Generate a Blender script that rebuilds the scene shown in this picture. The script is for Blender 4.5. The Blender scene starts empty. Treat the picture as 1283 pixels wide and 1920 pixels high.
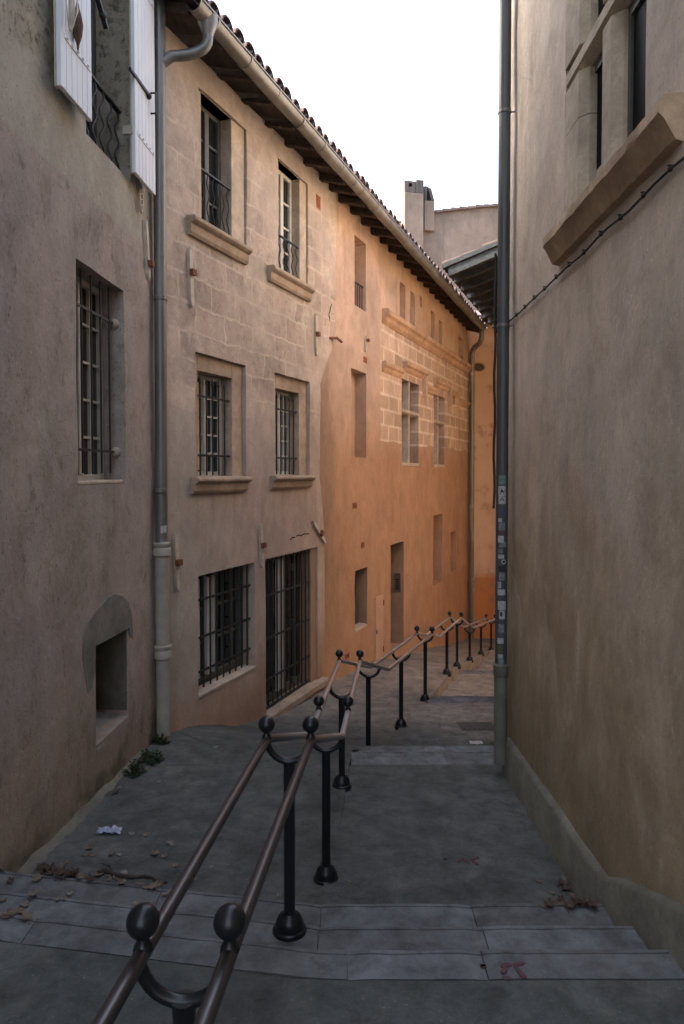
import bpy, math, random
from mathutils import Vector, noise as mnoise
random.seed(7)
SC = bpy.context.scene
COL = SC.collection
R = math.radians
S = 1.1                     # one unit of the survey = 1.1 m

# ------------------------------------------------------------------ camera survey
F = 1280.0; CX, CY = 641.5, 923.0; TH = R(1.7)
def ray(px, py):
    xc = (px-CX)/F; yc = -(py-CY)/F
    return Vector((xc, math.cos(TH)+yc*math.sin(TH), -math.sin(TH)+yc*math.cos(TH)))

class Frame:
    """a vertical wall plane: u runs along it, z up, n out to the street"""
    def __init__(s, x, y, tan=None, side=1, t=None):
        s.P = Vector((x, y, 0))
        if t is None:
            a = math.atan(tan); t = (math.sin(a), math.cos(a))
        s.t = Vector((t[0], t[1], 0)).normalized()
        s.n = Vector((s.t.y, -s.t.x, 0))*side
    def at(s, u, z, n=0.0):
        p = s.P + s.t*u + s.n*n
        return Vector((p.x, p.y, z))
    def hit(s, px, py, n=0.0):
        v = ray(px, py); q = s.P + s.n*n
        k = q.dot(s.n)/v.dot(s.n)
        p = v*k
        return (p-q).dot(s.t), p.z
    def rect(s, pl, pr, pt, pb, n=0.0, ptr=None):
        ua, za = s.hit(pl, pt, n); ub, zb = s.hit(pl, pb, n); uc, zc = s.hit(pr, pt if ptr is None else ptr, n)
        if ptr is not None: za = (za+zc)/2
        return [min(ua, uc), max(ua, uc), zb, za]
    def shifted(s, n):
        w = Frame(0, 0, t=(s.t.x, s.t.y)); w.n = s.n.copy(); w.P = s.P + s.n*n
        return w

# ------------------------------------------------------------------ mesh collector
class MB:
    def __init__(s): s.v = []; s.f = []
    def add(s, vs, fs):
        b = len(s.v); s.v += [tuple(v) for v in vs]; s.f += [tuple(i+b for i in f) for f in fs]
        return s
    def hexa(s, p):          # 8 points: bottom ring 0-3, top ring 4-7
        return s.add(p, [(3,2,1,0),(4,5,6,7),(0,1,5,4),(1,2,6,5),(2,3,7,6),(3,0,4,7)])
    def box(s, W, u0, u1, z0, z1, n0, n1):
        return s.hexa([W.at(u0,z0,n0),W.at(u1,z0,n0),W.at(u1,z0,n1),W.at(u0,z0,n1),
                       W.at(u0,z1,n0),W.at(u1,z1,n0),W.at(u1,z1,n1),W.at(u0,z1,n1)])
    def bbox(s, W, u0, u1, z0, z1, n0, n1, b=.006):
        """box with its front edges (towards n1) chamfered"""
        r0 = [W.at(u0,z0,n0),W.at(u1,z0,n0),W.at(u1,z1,n0),W.at(u0,z1,n0)]
        r1 = [W.at(u0,z0,n1-b),W.at(u1,z0,n1-b),W.at(u1,z1,n1-b),W.at(u0,z1,n1-b)]
        r2 = [W.at(u0+b,z0+b,n1),W.at(u1-b,z0+b,n1),W.at(u1-b,z1-b,n1),W.at(u0+b,z1-b,n1)]
        f = [(3,2,1,0),(8,9,10,11)]
        for k in range(4):
            j = (k+1)%4
            f += [(k,j,4+j,4+k),(4+k,4+j,8+j,8+k)]
        return s.add(r0+r1+r2, f)
    def prism(s, W, prof, u0, u1):   # profile of (n,z), run along u
        n = len(prof)
        vs = [W.at(u0,z,q) for q,z in prof]+[W.at(u1,z,q) for q,z in prof]
        fs = [tuple(range(n-1,-1,-1)), tuple(range(n,2*n))]
        for i in range(n):
            j = (i+1)%n; fs.append((i,j,n+j,n+i))
        return s.add(vs, fs)
    def bar(s, a, b, w, h, up=Vector((0,0,1))):   # rectangular bar a->b
        a = Vector(a); b = Vector(b); d = (b-a).normalized()
        x = d.cross(up).normalized()*w/2; y = x.cross(d).normalized()*h/2
        p = [a-x-y,a+x-y,a+x+y,a-x+y,b-x-y,b+x-y,b+x+y,b-x+y]
        return s.add(p, [(3,2,1,0),(4,5,6,7),(0,1,5,4),(1,2,6,5),(2,3,7,6),(3,0,4,7)])
    def tube(s, path, r, seg=12, cap=True):
        path = [Vector(p) for p in path]; m = len(path)
        rs = r if isinstance(r, (list, tuple)) else [r]*m
        tang = []
        for i in range(m):
            a = path[max(0,i-1)]; b = path[min(m-1,i+1)]
            if 0 < i < m-1:
                tang.append(((path[i]-a).normalized()+(b-path[i]).normalized()).normalized())
            else: tang.append((b-a).normalized())
        ref = Vector((0,0,1)) if abs(tang[0].z) < .9 else Vector((1,0,0))
        x = tang[0].cross(ref).normalized(); vs = []
        for i in range(m):
            x = (x - tang[i]*x.dot(tang[i])).normalized(); y = tang[i].cross(x)
            k = 1.0
            if 0 < i < m-1:
                k = min(1.25, 1/max(.3, tang[i].dot((path[i]-path[i-1]).normalized())))
            for j in range(seg):
                a = 2*math.pi*j/seg
                vs.append(path[i]+(x*math.cos(a)+y*math.sin(a))*rs[i]*k**.5)
        fs = []
        for i in range(m-1):
            for j in range(seg):
                k = (j+1)%seg; fs.append((i*seg+j,i*seg+k,(i+1)*seg+k,(i+1)*seg+j))
        if cap: fs += [tuple(range(seg-1,-1,-1)), tuple(range((m-1)*seg, m*seg))]
        return s.add(vs, fs)
    def lathe(s, c, prof, seg=20, axis=None):   # prof (r,z) from bottom to top
        c = Vector(c); vs = []
        for r, z in prof:
            for j in range(seg):
                a = 2*math.pi*j/seg; vs.append(c+Vector((r*math.cos(a), r*math.sin(a), z)))
        fs = []
        for i in range(len(prof)-1):
            for j in range(seg):
                k = (j+1)%seg; fs.append((i*seg+j,i*seg+k,(i+1)*seg+k,(i+1)*seg+j))
        fs += [tuple(range(seg-1,-1,-1)), tuple(range((len(prof)-1)*seg, len(prof)*seg))]
        return s.add(vs, fs)
    def ball(s, c, r, seg=20, rings=12):
        return s.lathe(c, [(max(1e-4,r*math.sin(math.pi*i/rings)), -r*math.cos(math.pi*i/rings)) for i in range(rings+1)], seg)
    def outline(s, pts, d):      # flat polygon pts, extruded by vector d
        n = len(pts); d = Vector(d); p = [Vector(q) for q in pts]
        fs = [tuple(range(n-1,-1,-1)), tuple(range(n,2*n))]
        for i in range(n):
            j = (i+1)%n; fs.append((i,j,n+j,n+i))
        return s.add(p+[q+d for q in p], fs)
    def build(s, name, mat, parent=None, smooth=0, origin=None, label=None):
        me = bpy.data.meshes.new(name)
        o = bpy.data.objects.new(name, me); COL.objects.link(o)
        off = Vector((0,0,0))
        if parent is not None:
            r = parent
            while r.parent: r = r.parent
            off = r.location
            o.parent = parent
        elif origin is not None:
            off = Vector(origin); o.location = off
        me.from_pydata([(v[0]-off.x, v[1]-off.y, v[2]-off.z) for v in s.v], [], s.f)
        import bmesh
        bm = bmesh.new(); bm.from_mesh(me); bmesh.ops.recalc_face_normals(bm, faces=bm.faces); bm.to_mesh(me); bm.free()
        me.materials.append(mat)
        if smooth:
            me.polygons.foreach_set('use_smooth', [True]*len(me.polygons))
            me.set_sharp_from_angle(angle=R(smooth))
        me.update()
        if label: o['label'] = label
        return o
def tag(o, label, cat, group=None):
    o['label'] = label; o['category'] = cat
    if group: o['group'] = group
    return o
def thing(name, loc, label, cat, group=None):
    o = bpy.data.objects.new(name, None); COL.objects.link(o); o.location = loc
    o.empty_display_size = .2
    return tag(o, label, cat, group)
def struct(o): o['kind'] = 'structure'; return o

# ------------------------------------------------------------------ materials
class G:
    def __init__(s, name):
        s.m = bpy.data.materials.new(name); s.m.use_nodes = True
        s.t = s.m.node_tree; s.t.nodes.clear()
        s.o = s.t.nodes.new('ShaderNodeOutputMaterial'); s.b = s.t.nodes.new('ShaderNodeBsdfPrincipled')
        s.t.links.new(s.b.outputs[0], s.o.inputs[0])
        s.pos = s.t.nodes.new('ShaderNodeNewGeometry').outputs['Position']
    def put(s, sock, v):
        if isinstance(v, bpy.types.NodeSocket): s.t.links.new(v, sock)
        else:
            if isinstance(v, (tuple, list)) and len(v) == 3 and sock.type == 'RGBA': v = (*v, 1)
            sock.default_value = v
    def scale(s, v, k):
        n = s.t.nodes.new('ShaderNodeVectorMath'); n.operation = 'MULTIPLY'; s.put(n.inputs[0], v); n.inputs[1].default_value = k
        return n.outputs[0]
    def dot(s, d):
        n = s.t.nodes.new('ShaderNodeVectorMath'); n.operation = 'DOT_PRODUCT'; s.put(n.inputs[0], s.pos); n.inputs[1].default_value = d
        return n.outputs['Value']
    def comb(s, x, y, z=0.0):
        n = s.t.nodes.new('ShaderNodeCombineXYZ'); s.put(n.inputs[0], x); s.put(n.inputs[1], y); s.put(n.inputs[2], z)
        return n.outputs[0]
    def noise(s, scale, detail=5, rough=.55, vec=None, dist=0.0):
        n = s.t.nodes.new('ShaderNodeTexNoise'); s.put(n.inputs['Vector'], s.pos if vec is None else vec)
        n.inputs['Scale'].default_value = scale; n.inputs['Detail'].default_value = detail
        n.inputs['Roughness'].default_value = rough; n.inputs['Distortion'].default_value = dist
        return n.outputs['Fac']
    def vor(s, scale, vec=None, feature='F1', out='Distance'):
        n = s.t.nodes.new('ShaderNodeTexVoronoi'); n.feature = feature; s.put(n.inputs['Vector'], s.pos if vec is None else vec)
        n.inputs['Scale'].default_value = scale
        return n.outputs[out]
    def brick(s, vec, w, h, mortar, off=.5, smooth=.3):
        n = s.t.nodes.new('ShaderNodeTexBrick'); s.put(n.inputs['Vector'], vec)
        n.inputs['Scale'].default_value = 1; n.inputs['Brick Width'].default_value = w; n.inputs['Row Height'].default_value = h
        n.inputs['Mortar Size'].default_value = mortar; n.inputs['Mortar Smooth'].default_value = smooth; n.offset = off
        n.inputs['Color1'].default_value = (0,0,0,1); n.inputs['Color2'].default_value = (1,1,1,1); n.inputs['Mortar'].default_value = (.5,.5,.5,1)
        n.inputs['Bias'].default_value = 0
        return n.outputs['Fac'], n.outputs['Color']
    def mr(s, x, a, b, c=0.0, d=1.0, smooth=False):
        n = s.t.nodes.new('ShaderNodeMapRange'); s.put(n.inputs['Value'], x)
        if smooth: n.interpolation_type = 'SMOOTHSTEP'
        for i, v in ((1,a),(2,b),(3,c),(4,d)): n.inputs[i].default_value = v
        return n.outputs[0]
    def op(s, o, a, b=0.0):
        n = s.t.nodes.new('ShaderNodeMath'); n.operation = o; s.put(n.inputs[0], a); s.put(n.inputs[1], b)
        return n.outputs[0]
    def mix(s, f, a, b, mode='MIX'):
        n = s.t.nodes.new('ShaderNodeMix'); n.data_type = 'RGBA'; n.blend_type = mode
        s.put(n.inputs[0], f); s.put(n.inputs[6], a); s.put(n.inputs[7], b)
        return n.outputs[2]
    def mott(s, col, k=.28, sc=5.0, squash=.7):
        n = s.noise(sc, 9, .80, s.scale(s.pos, (1,1,squash)), dist=.25); n2 = s.noise(sc*.28, 5, .65, dist=.5)
        f = s.op('MULTIPLY', s.mr(n, .32, .68, 1-k, 1+k), s.mr(n2, .3, .7, 1-k*.55, 1+k*.55))
        v = s.t.nodes.new('ShaderNodeVectorMath'); v.operation = 'SCALE'; s.put(v.inputs[0], col); s.put(v.inputs['Scale'], f)
        return v.outputs[0]
    def grit(s, col, dark=.5, amt=.6):
        # sharp pin holes, grains and a few hairline cracks in old render
        a = s.mr(s.noise(48, 2, .5), .645, .69, 0, amt); b = s.mr(s.noise(31, 2, .5, s.scale(s.pos, (1.1,.9,1.2))), .66, .71, 0, amt*.7)
        w = s.t.nodes.new('ShaderNodeTexNoise'); w.inputs['Scale'].default_value = 5; w.inputs['Detail'].default_value = 8
        v = s.t.nodes.new('ShaderNodeVectorMath'); v.operation = 'ADD'; s.put(v.inputs[0], s.pos); s.put(v.inputs[1], s.scale(w.outputs['Color'], (.5,.5,.5)))
        c = s.op('MULTIPLY', s.mr(s.vor(.7, v.outputs[0], 'DISTANCE_TO_EDGE'), .004, .001), s.mr(s.noise(.8, 3), .6, .66, 0, .25))
        def sc(k):
            n = s.t.nodes.new('ShaderNodeVectorMath'); n.operation = 'SCALE'; s.put(n.inputs[0], col); n.inputs['Scale'].default_value = k; return n.outputs[0]
        return s.mix(c, s.mix(b, s.mix(a, col, sc(dark)), sc(1.45)), sc(.4))
    def z(s):
        n = s.t.nodes.new('ShaderNodeSeparateXYZ'); s.put(n.inputs[0], s.pos); return n.outputs[2]
    def done(s, color, rough=.9, height=None, strength=.4, dist=.02, metal=0.0, spec=.3):
        s.put(s.b.inputs['Base Color'], color); s.put(s.b.inputs['Roughness'], rough)
        s.put(s.b.inputs['Metallic'], metal); s.b.inputs['Specular IOR Level'].default_value = spec
        if height is not None:
            n = s.t.nodes.new('ShaderNodeBump'); n.inputs['Strength'].default_value = strength; n.inputs['Distance'].default_value = dist
            s.put(n.inputs['Height'], height); s.t.links.new(n.outputs[0], s.b.inputs['Normal'])
        return s.m

def mul(c, k): return tuple(x*k for x in c)

def simple(name, c, rough=.7, metal=0.0, var=.25, scale=9, bump=.2, spec=.3, streak=False):
    g = G(name)
    v = g.scale(g.pos, (1,1,.12)) if streak else None
    n = g.noise(scale, 5, .6, v); n2 = g.noise(scale*6, 3)
    col = g.mix(g.mr(n, .3, .7), mul(c, 1-var), mul(c, 1+var))
    return g.done(col, rough, g.op('ADD', n2, n), bump, .004, metal, spec)

def plaster_near():
    g = G('old pink grey plaster'); z = g.z()
    big = g.noise(.7, 4, .6); mid = g.noise(3.2, 6, .65, dist=.4); fine = g.noise(22, 5, .7)
    st = g.noise(3.0, 5, .6, g.scale(g.pos, (1,1,.18)))
    col = g.mix(g.mr(big, .35, .65), (.335,.285,.252), (.295,.262,.235))
    col = g.mix(g.mr(st, .45, .75), col, (.345,.28,.24))
    col = g.mix(g.mr(mid, .58, .72, 0, .65), col, (.20,.165,.13))
    sp = g.noise(9, 6, .75, g.scale(g.pos, (1,1,.55)))
    col = g.mix(g.mr(sp, .57, .70, 0, .75), col, (.13,.105,.085))
    col = g.mix(g.mr(g.noise(1.6, 6, .72, g.scale(g.pos, (1,1,.7)), dist=.8), .53, .64, 0, .5), col, (.185,.16,.125))
    col = g.mix(g.mr(g.noise(6.5, 5, .7), .64, .72, 0, .5), col, (.45,.37,.30))
    # foot of the wall: worn ochre grime
    zz = g.op('ADD', z, g.mr(g.noise(1.8, 4), 0, 1, -.5, .5))
    col = g.mix(g.mr(zz, -1.2*S, -2.2*S, 0, .7), col, (.235,.175,.115))
    col = g.mix(g.op('MULTIPLY', g.mr(zz, -1.7*S, -2.4*S), g.mr(g.noise(4, 5), .45, .62)), col, (.085,.078,.055))
    # smoother band, then rough old rendering above
    wob = g.op('ADD', z, g.mr(g.noise(2.5, 3), 0, 1, -.015, .015))
    band = g.mr(wob, 1.86*S, 1.875*S)
    col = g.mix(band, col, g.mix(g.mr(mid, .3, .7), (.36,.335,.28), (.30,.275,.225)))
    up = g.mr(g.op('ADD', z, g.mr(g.noise(3, 5, .7), 0, 1, -.25, .25)), 2.36*S, 2.40*S)
    pit = g.mr(g.noise(14, 6, .75), .52, .64)
    upc = g.mix(pit, (.32,.29,.225), (.15,.138,.105))
    col = g.mix(up, col, upc)
    h = g.op('ADD', g.op('MULTIPLY', fine, .5), g.op('ADD', g.op('MULTIPLY', mid, .8), g.op('MULTIPLY', g.op('MULTIPLY', pit, up), -1.2)))
    return g.done(g.grit(g.mott(col, .22, 3), .5, .75), .93, h, .45, .03, spec=.2)

def plaster_right():
    g = G('worn grey ochre plaster'); z = g.z()
    big = g.noise(.9, 4, .6, dist=.6); mid = g.noise(2.4, 6, .65, g.scale(g.pos, (1,1,.5)), dist=.7); fine = g.noise(26, 5, .7)
    st = g.noise(4.0, 5, .6, g.scale(g.pos, (1,1,.16)))
    zz = g.op('ADD', z, g.mr(big, .25, .75, -.9, .9))
    pale = g.mix(g.mr(st, .35, .7), (.455,.375,.305), (.525,.44,.36))
    och = g.mix(g.mr(mid, .35, .68), (.345,.26,.17), (.48,.375,.265))
    col = g.mix(g.mr(zz, .5, -.9), pale, och)
    col = g.mix(g.mr(mid, .55, .72, 0, .55), col, (.54,.445,.35))
    col = g.mix(g.mr(g.noise(1.5, 6, .68, dist=1.2), .50, .68, 0, .5), col, (.31,.23,.15))
    col = g.mix(g.mr(g.noise(1.1, 6, .68, g.scale(g.pos, (1.3,1.3,.8)), dist=1.4), .55, .60, 0, .5), col, (.52,.43,.33))
    col = g.mix(g.mr(g.noise(34, 3, .8), .66, .74, 0, .55), col, (.15,.115,.08))
    col = g.mix(g.mr(g.noise(5.5, 6, .7), .63, .68, 0, .35), col, (.46,.40,.33))
    lo = g.op('ADD', z, g.mr(g.noise(2.2, 4), 0, 1, -.4, .4))
    col = g.mix(g.mr(lo, -1.3*S, -2.2*S, 0, .75), col, (.215,.175,.10))
    h = g.op('ADD', g.op('MULTIPLY', fine, .4), g.op('MULTIPLY', mid, .9))
    return g.done(g.grit(g.mott(col, .22, 2.2), .62, .6), .92, h, .35, .03, spec=.2)

def plaster_stone_house(W):
    g = G('beige plaster over old stone'); z = g.z(); u = g.op('SUBTRACT', g.dot(W.t), W.P.dot(W.t))
    big = g.noise(.8, 4, .6); mid = g.noise(3.0, 6, .65, dist=.3); fine = g.noise(24, 5, .7)
    st = g.noise(3.4, 5, .6, g.scale(g.pos, (1,1,.2)))
    low = g.mix(g.mr(big, .35, .65), (.43,.335,.28), (.385,.315,.268))
    low = g.mix(g.mr(st, .5, .75, 0, .6), low, (.47,.345,.275))
    hi = g.mix(g.mr(mid, .35, .65), (.47,.38,.315), (.40,.332,.28))
    hi = g.mix(g.mr(g.noise(1.6, 5, .6), .5, .68, 0, .6), hi, (.36,.295,.235))
    wob = g.noise(2.0, 5, .7)
    vec = g.comb(g.op('ADD', u, g.mr(g.noise(3.5, 3), 0, 1, -.09, .09)), g.op('ADD', z, g.mr(g.noise(2.6, 3), 0, 1, -.07, .07)))
    fac, bc = g.brick(vec, .58, .29, .026, .5, 1.0)
    show = g.op('MULTIPLY', g.mr(g.noise(1.3, 5, .75), .42, .56), g.op('MULTIPLY', g.mr(z, .55*S, .95*S), g.mr(z, 3.9*S, 2.6*S)))
    bcol = g.mix(bc, (.235,.190,.160), (.46,.355,.29))
    blk = g.mix(fac, bcol, (.53,.445,.355))
    pit = g.mr(g.noise(15, 6, .75), .52, .66)
    blk = g.mix(g.op('MULTIPLY', pit, g.op('SUBTRACT', 1.0, fac)), blk, (.22,.175,.135))
    hi = g.mix(g.op('MULTIPLY', show, .72), hi, blk)
    low = g.mix(g.mr(g.op('ADD', u, g.mr(g.noise(1.3, 4), 0, 1, -.6, .6)), 1.5, .3, 0, .6), low, (.335,.305,.262))
    b = g.mr(g.op('ADD', g.op('ADD', z, g.op('MULTIPLY', u, -.02)), g.mr(wob, 0, 1, -.45, .45)), .55*S, .60*S)
    col = g.mix(b, low, hi)
    # drips below the sills
    dr = g.op('MULTIPLY', g.mr(g.noise(7, 4, .6, g.scale(g.pos, (1,1,.08))), .5, .7), g.op('MULTIPLY', g.mr(z, -.05*S, -.12*S), g.mr(z, -1.2*S, -.2*S)))
    col = g.mix(g.op('MULTIPLY', dr, .45), col, (.21,.155,.115))
    ft = g.op('ADD', z, g.mr(g.noise(2.4, 5, .65), 0, 1, -.4, .4))
    col = g.mix(g.mr(ft, -1.95*S, -2.5*S, 0, .85), col, (.33,.20,.125))
    col = g.mix(g.mr(g.noise(20, 4, .8), .66, .74, 0, .4), col, (.16,.12,.09))
    h = g.op('ADD', g.op('MULTIPLY', fine, .4), g.op('ADD', g.op('MULTIPLY', mid, .6), g.op('MULTIPLY', g.op('MULTIPLY', show, b), g.op('SUBTRACT', g.op('MULTIPLY', fac, .25), g.op('MULTIPLY', pit, .35)))))
    return g.done(g.grit(g.mott(col, .21, 3), .55, .6), .92, h, .4, .03, spec=.2)

def plaster_orange(W, us, zc, zs, ub0):
    g = G('orange ochre plaster'); z = g.z(); u = g.op('SUBTRACT', g.dot(W.t), W.P.dot(W.t))
    big = g.noise(.7, 4, .6); mid = g.noise(2.6, 6, .65, dist=.4); fine = g.noise(22, 5, .7)
    st = g.noise(2.6, 5, .6, g.scale(g.pos, (1,1,.14)))
    org = g.mix(g.mr(big, .35, .65), (.385,.232,.145), (.34,.205,.127))
    org = g.mix(g.mr(mid, .55, .75, 0, .5), org, (.45,.295,.195))
    up = g.mix(g.mr(mid, .35, .7), (.465,.335,.255), (.405,.29,.22))
    col = g.mix(g.mr(g.op('ADD', z, g.mr(mid, 0, 1, -.5, .5)), .2, 1.6), org, up)
    # darker recoated foot
    col = g.mix(g.op('MULTIPLY', g.mr(z, -2.38*S, -2.42*S), g.mr(u, us+2.4, us+3.0)), col, (.35,.20,.118))
    fac, bc = g.brick(g.comb(g.op('ADD', u, g.mr(g.noise(4, 2), 0, 1, -.03, .03)), z), .60, .29, .042, .5, .8)
    fac = g.op('MULTIPLY', fac, g.mr(g.noise(3.3, 5, .7), .3, .62, .25, 1)); blk = g.mix(fac, g.mix(bc, (.38,.27,.19), (.52,.385,.28)), (.66,.54,.42))
    edge = g.op('ADD', z, g.mr(g.noise(1.6, 2), 0, 1, -.14, .14))
    m = g.op('MULTIPLY', g.mr(u, us, us+.02), g.op('MULTIPLY', g.mr(edge, zs-.01, zs+.01), g.mr(z, zc+.01, zc-.01)))
    blk = g.mix(g.mr(g.noise(9, 5, .7), .55, .7, 0, .4), blk, (.32,.20,.125))
    col = g.mix(m, col, blk)
    m2 = g.op('MULTIPLY', g.mr(u, us, us+.02), g.mr(z, zc, zc+.02))
    fac2, bc2 = g.brick(g.comb(u, z), .7, .34, .012, .5, .6)
    top = g.mix(bc2, (.45,.325,.23), (.50,.37,.27))
    top = g.mix(g.op('MULTIPLY', fac2, .5), top, (.53,.385,.27))
    col = g.mix(m2, col, g.mix(g.mr(mid, .4, .65, 0, .6), top, (.485,.315,.20)))
    # dirt along the joint with the stone house, grey run-off streaks
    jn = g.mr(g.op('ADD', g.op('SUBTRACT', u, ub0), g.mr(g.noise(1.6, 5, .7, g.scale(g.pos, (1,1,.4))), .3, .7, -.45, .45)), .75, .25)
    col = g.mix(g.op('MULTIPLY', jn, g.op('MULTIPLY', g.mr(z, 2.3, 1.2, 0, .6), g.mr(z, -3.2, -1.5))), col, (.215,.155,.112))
    col = g.mix(g.mr(st, .60, .74, 0, .55), col, (.24,.145,.09))
    col = g.mix(g.op('MULTIPLY', g.mr(g.noise(1.2, 4, .6, g.scale(g.pos, (1,1,.35))), .60, .72), .45), col, (.33,.165,.075))
    col = g.mix(g.mr(g.noise(20, 4, .8), .67, .75, 0, .35), col, (.2,.11,.06))
    h = g.op('ADD', g.op('MULTIPLY', fine, .4), g.op('ADD', g.op('MULTIPLY', mid, .6), g.op('MULTIPLY', g.op('MULTIPLY', m, fac), .5)))
    return g.done(g.grit(g.mott(col, .2, 2.5), .6, .5), .92, h, .4, .03, spec=.2)

def stone(name, c, var=.18, pit=.5):
    g = G(name); big = g.noise(2.2, 5, .6); mid = g.noise(7, 6, .7); fine = g.noise(40, 4, .7)
    col = g.mix(g.mr(big, .35, .65), mul(c, 1-var), mul(c, 1+var))
    col = g.mix(g.mr(mid, .6, .72, 0, pit), col, mul(c, .5))
    return g.done(g.mott(col, .22, 9, 1), .9, g.op('ADD', g.op('MULTIPLY', fine, .4), mid), .6, .02, spec=.2)

def concrete():
    g = G('grey street concrete'); 
    big = g.noise(.9, 5, .6, dist=.5); mid = g.noise(3.2, 6, .65); fine = g.noise(38, 5, .75); agg = g.vor(70)
    col = g.mix(g.mr(big, .35, .65), (.062,.068,.064), (.090,.093,.086))
    col = g.mix(g.mr(mid, .5, .7, 0, .6), col, (.060,.066,.062))
    col = g.mix(g.mr(g.noise(1.5, 5, .6, dist=.8), .55, .70, 0, .55), col, (.135,.136,.128))
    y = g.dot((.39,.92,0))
    col = g.mix(g.mr(g.op('ADD', y, g.mr(mid, 0, 1, -.6, .6)), 6.6*S, 7.6*S, 0, .7), col, (.27,.235,.20))  # far landing: paler own tone plus warm light painted in
    col = g.mix(g.mr(g.noise(2.1, 4, .6), .62, .68, 0, .5), col, (.038,.040,.037))
    col = g.mix(g.mr(fine, .55, .75, 0, .45), col, (.045,.045,.042))
    col = g.mix(g.mr(agg, .22, .12, 0, .35), col, (.13,.13,.125))
    wv = g.t.nodes.new('ShaderNodeVectorMath'); wv.operation = 'ADD'; g.put(wv.inputs[0], g.pos)
    nn = g.t.nodes.new('ShaderNodeTexNoise'); nn.inputs['Scale'].default_value = 2.5; nn.inputs['Detail'].default_value = 6; g.put(wv.inputs[1], g.scale(nn.outputs['Color'], (.35,.35,0)))
    crk = g.vor(.8, wv.outputs[0], 'DISTANCE_TO_EDGE')
    ck = g.op('MULTIPLY', g.mr(crk, .012, .004), g.mr(g.noise(.9, 3), .56, .62))
    col = g.mix(g.op('MULTIPLY', ck, .5), col, (.018,.018,.016))
    col = g.mix(g.mr(g.vor(9), .05, .03, 0, .5), col, (.24,.235,.22))
    col = g.mix(g.mr(g.noise(75, 2, .6), .66, .72, 0, .5), col, (.21,.205,.195))
    return g.done(g.mott(col, .48, 5, 1), .84, g.op('ADD', g.op('MULTIPLY', fine, .6), g.op('MULTIPLY', mid, .8)), .6, .02, spec=.3)

def granite(name, c):
    g = G(name); mid = g.noise(3, 6, .65); sp = g.noise(90, 3, .8); fine = g.noise(26, 5, .7)
    info = g.t.nodes.new('ShaderNodeObjectInfo').outputs['Random']
    col = g.mix(g.mr(mid, .35, .65), mul(c, .8), mul(c, 1.15))
    col = g.mix(g.mr(sp, .58, .70, 0, .5), col, mul(c, 1.7))
    col = g.mix(g.mr(g.noise(5, 5, .7), .6, .68, 0, .6), col, mul(c, .5))
    col = g.mix(info, mul(c, .0), col) if False else col
    return g.done(g.mott(col, .42, 6, 1), .76, g.op('ADD', g.op('MULTIPLY', fine, .5), mid), .6, .015, spec=.3)

def zinc(name, c, rough=.45, metal=.55):
    g = G(name); n = g.noise(5, 5, .6, g.scale(g.pos, (1,1,.25))); f = g.noise(40, 3)
    col = g.mix(g.mr(n, .35, .65), mul(c, .8), mul(c, 1.2))
    col = g.mix(g.mr(g.noise(11, 5, .7), .62, .72, 0, .6), col, mul(c, .5))
    return g.done(col, g.mr(n, .3, .7, rough-.1, rough+.12), f, .08, .003, metal, .5)

def terracotta(name, c1, c2, c3):
    g = G(name); cell = g.vor(4.3, g.scale(g.pos, (1,1,1)), 'F1', 'Color'); n = g.noise(8, 6, .7)
    col = g.mix(cell, c1, c2); col = g.mix(g.mr(n, .5, .68, 0, .8), col, c3)
    return g.done(col, .9, n, .4, .01, spec=.2)

def wood(name, c):
    g = G(name); n = g.noise(12, 5, .6, g.scale(g.pos, (1.5,.3,2.5))); n2 = g.noise(3, 4)
    col = g.mix(g.mr(n, .35, .65), mul(c, .6), mul(c, 1.3)); col = g.mix(g.mr(n2, .5, .7, 0, .5), col, mul(c, .5))
    return g.done(col, .85, n, .4, .006, spec=.2)

def redp():
    g = G('worn red spray paint'); n = g.noise(38, 4, .7)
    return g.done(g.mix(g.mr(n, .38, .58), (.060,.058,.056), (.125,.038,.045)), .85, n, .2, .004)
def dimglass():
    g = G('dull old glass'); n = g.noise(1.5, 2)
    return g.done((.010,.011,.012), .35, n, .05, .01, 0, .02)
M = {}
M['dim'] = dimglass()
M['near'] = plaster_near(); M['right'] = plaster_right()
M['sill'] = stone('moulded limestone', (.36,.275,.205)); M['sillw'] = stone('pale limestone', (.42,.345,.27), .14, .4)
M['mull'] = stone('buff window limestone', (.40,.335,.255), .12, .3); M['bsill'] = stone('brown sandstone', (.41,.295,.195), .2, .5)
M['concrete'] = concrete(); M['granite'] = granite('blue grey step stone', (.103,.106,.107)); M['granite2'] = granite('worn step stone', (.122,.127,.131))
M['plinth'] = stone('cement plinth', (.150,.142,.112), .2, .5)
M['zinc'] = zinc('weathered zinc', (.21,.20,.18), .45, .5)
M['pipeblue'] = zinc('dark grey painted pipe', (.066,.073,.076), .45, .2); M['pipeleft'] = zinc('grey zinc pipe', (.150,.145,.134), .42, .4)
M['castl'] = simple('old beige cast iron', (.30,.275,.225), .6, 0, .18, 6, .2, .4); M['castr'] = simple('green grey cast iron', (.13,.13,.105), .6, 0, .25, 6, .2, .4)
M['tile'] = terracotta('old canal tiles', (.105,.078,.078), (.15,.108,.098), (.06,.052,.06))
M['tilew'] = terracotta('dark eaves tiles', (.060,.040,.030), (.045,.033,.028), (.028,.024,.022))
M['raft'] = wood('dark eaves timber', (.060,.042,.034)); M['gwood'] = wood('grey painted timber', (.034,.038,.040))
M['white'] = simple('white painted wood', (.62,.645,.68), .5, 0, .05, 5, .15, .4, True)
M['shedge'] = simple('aged shutter edge', (.38,.345,.27), .6, 0, .15, 8, .2)
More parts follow.
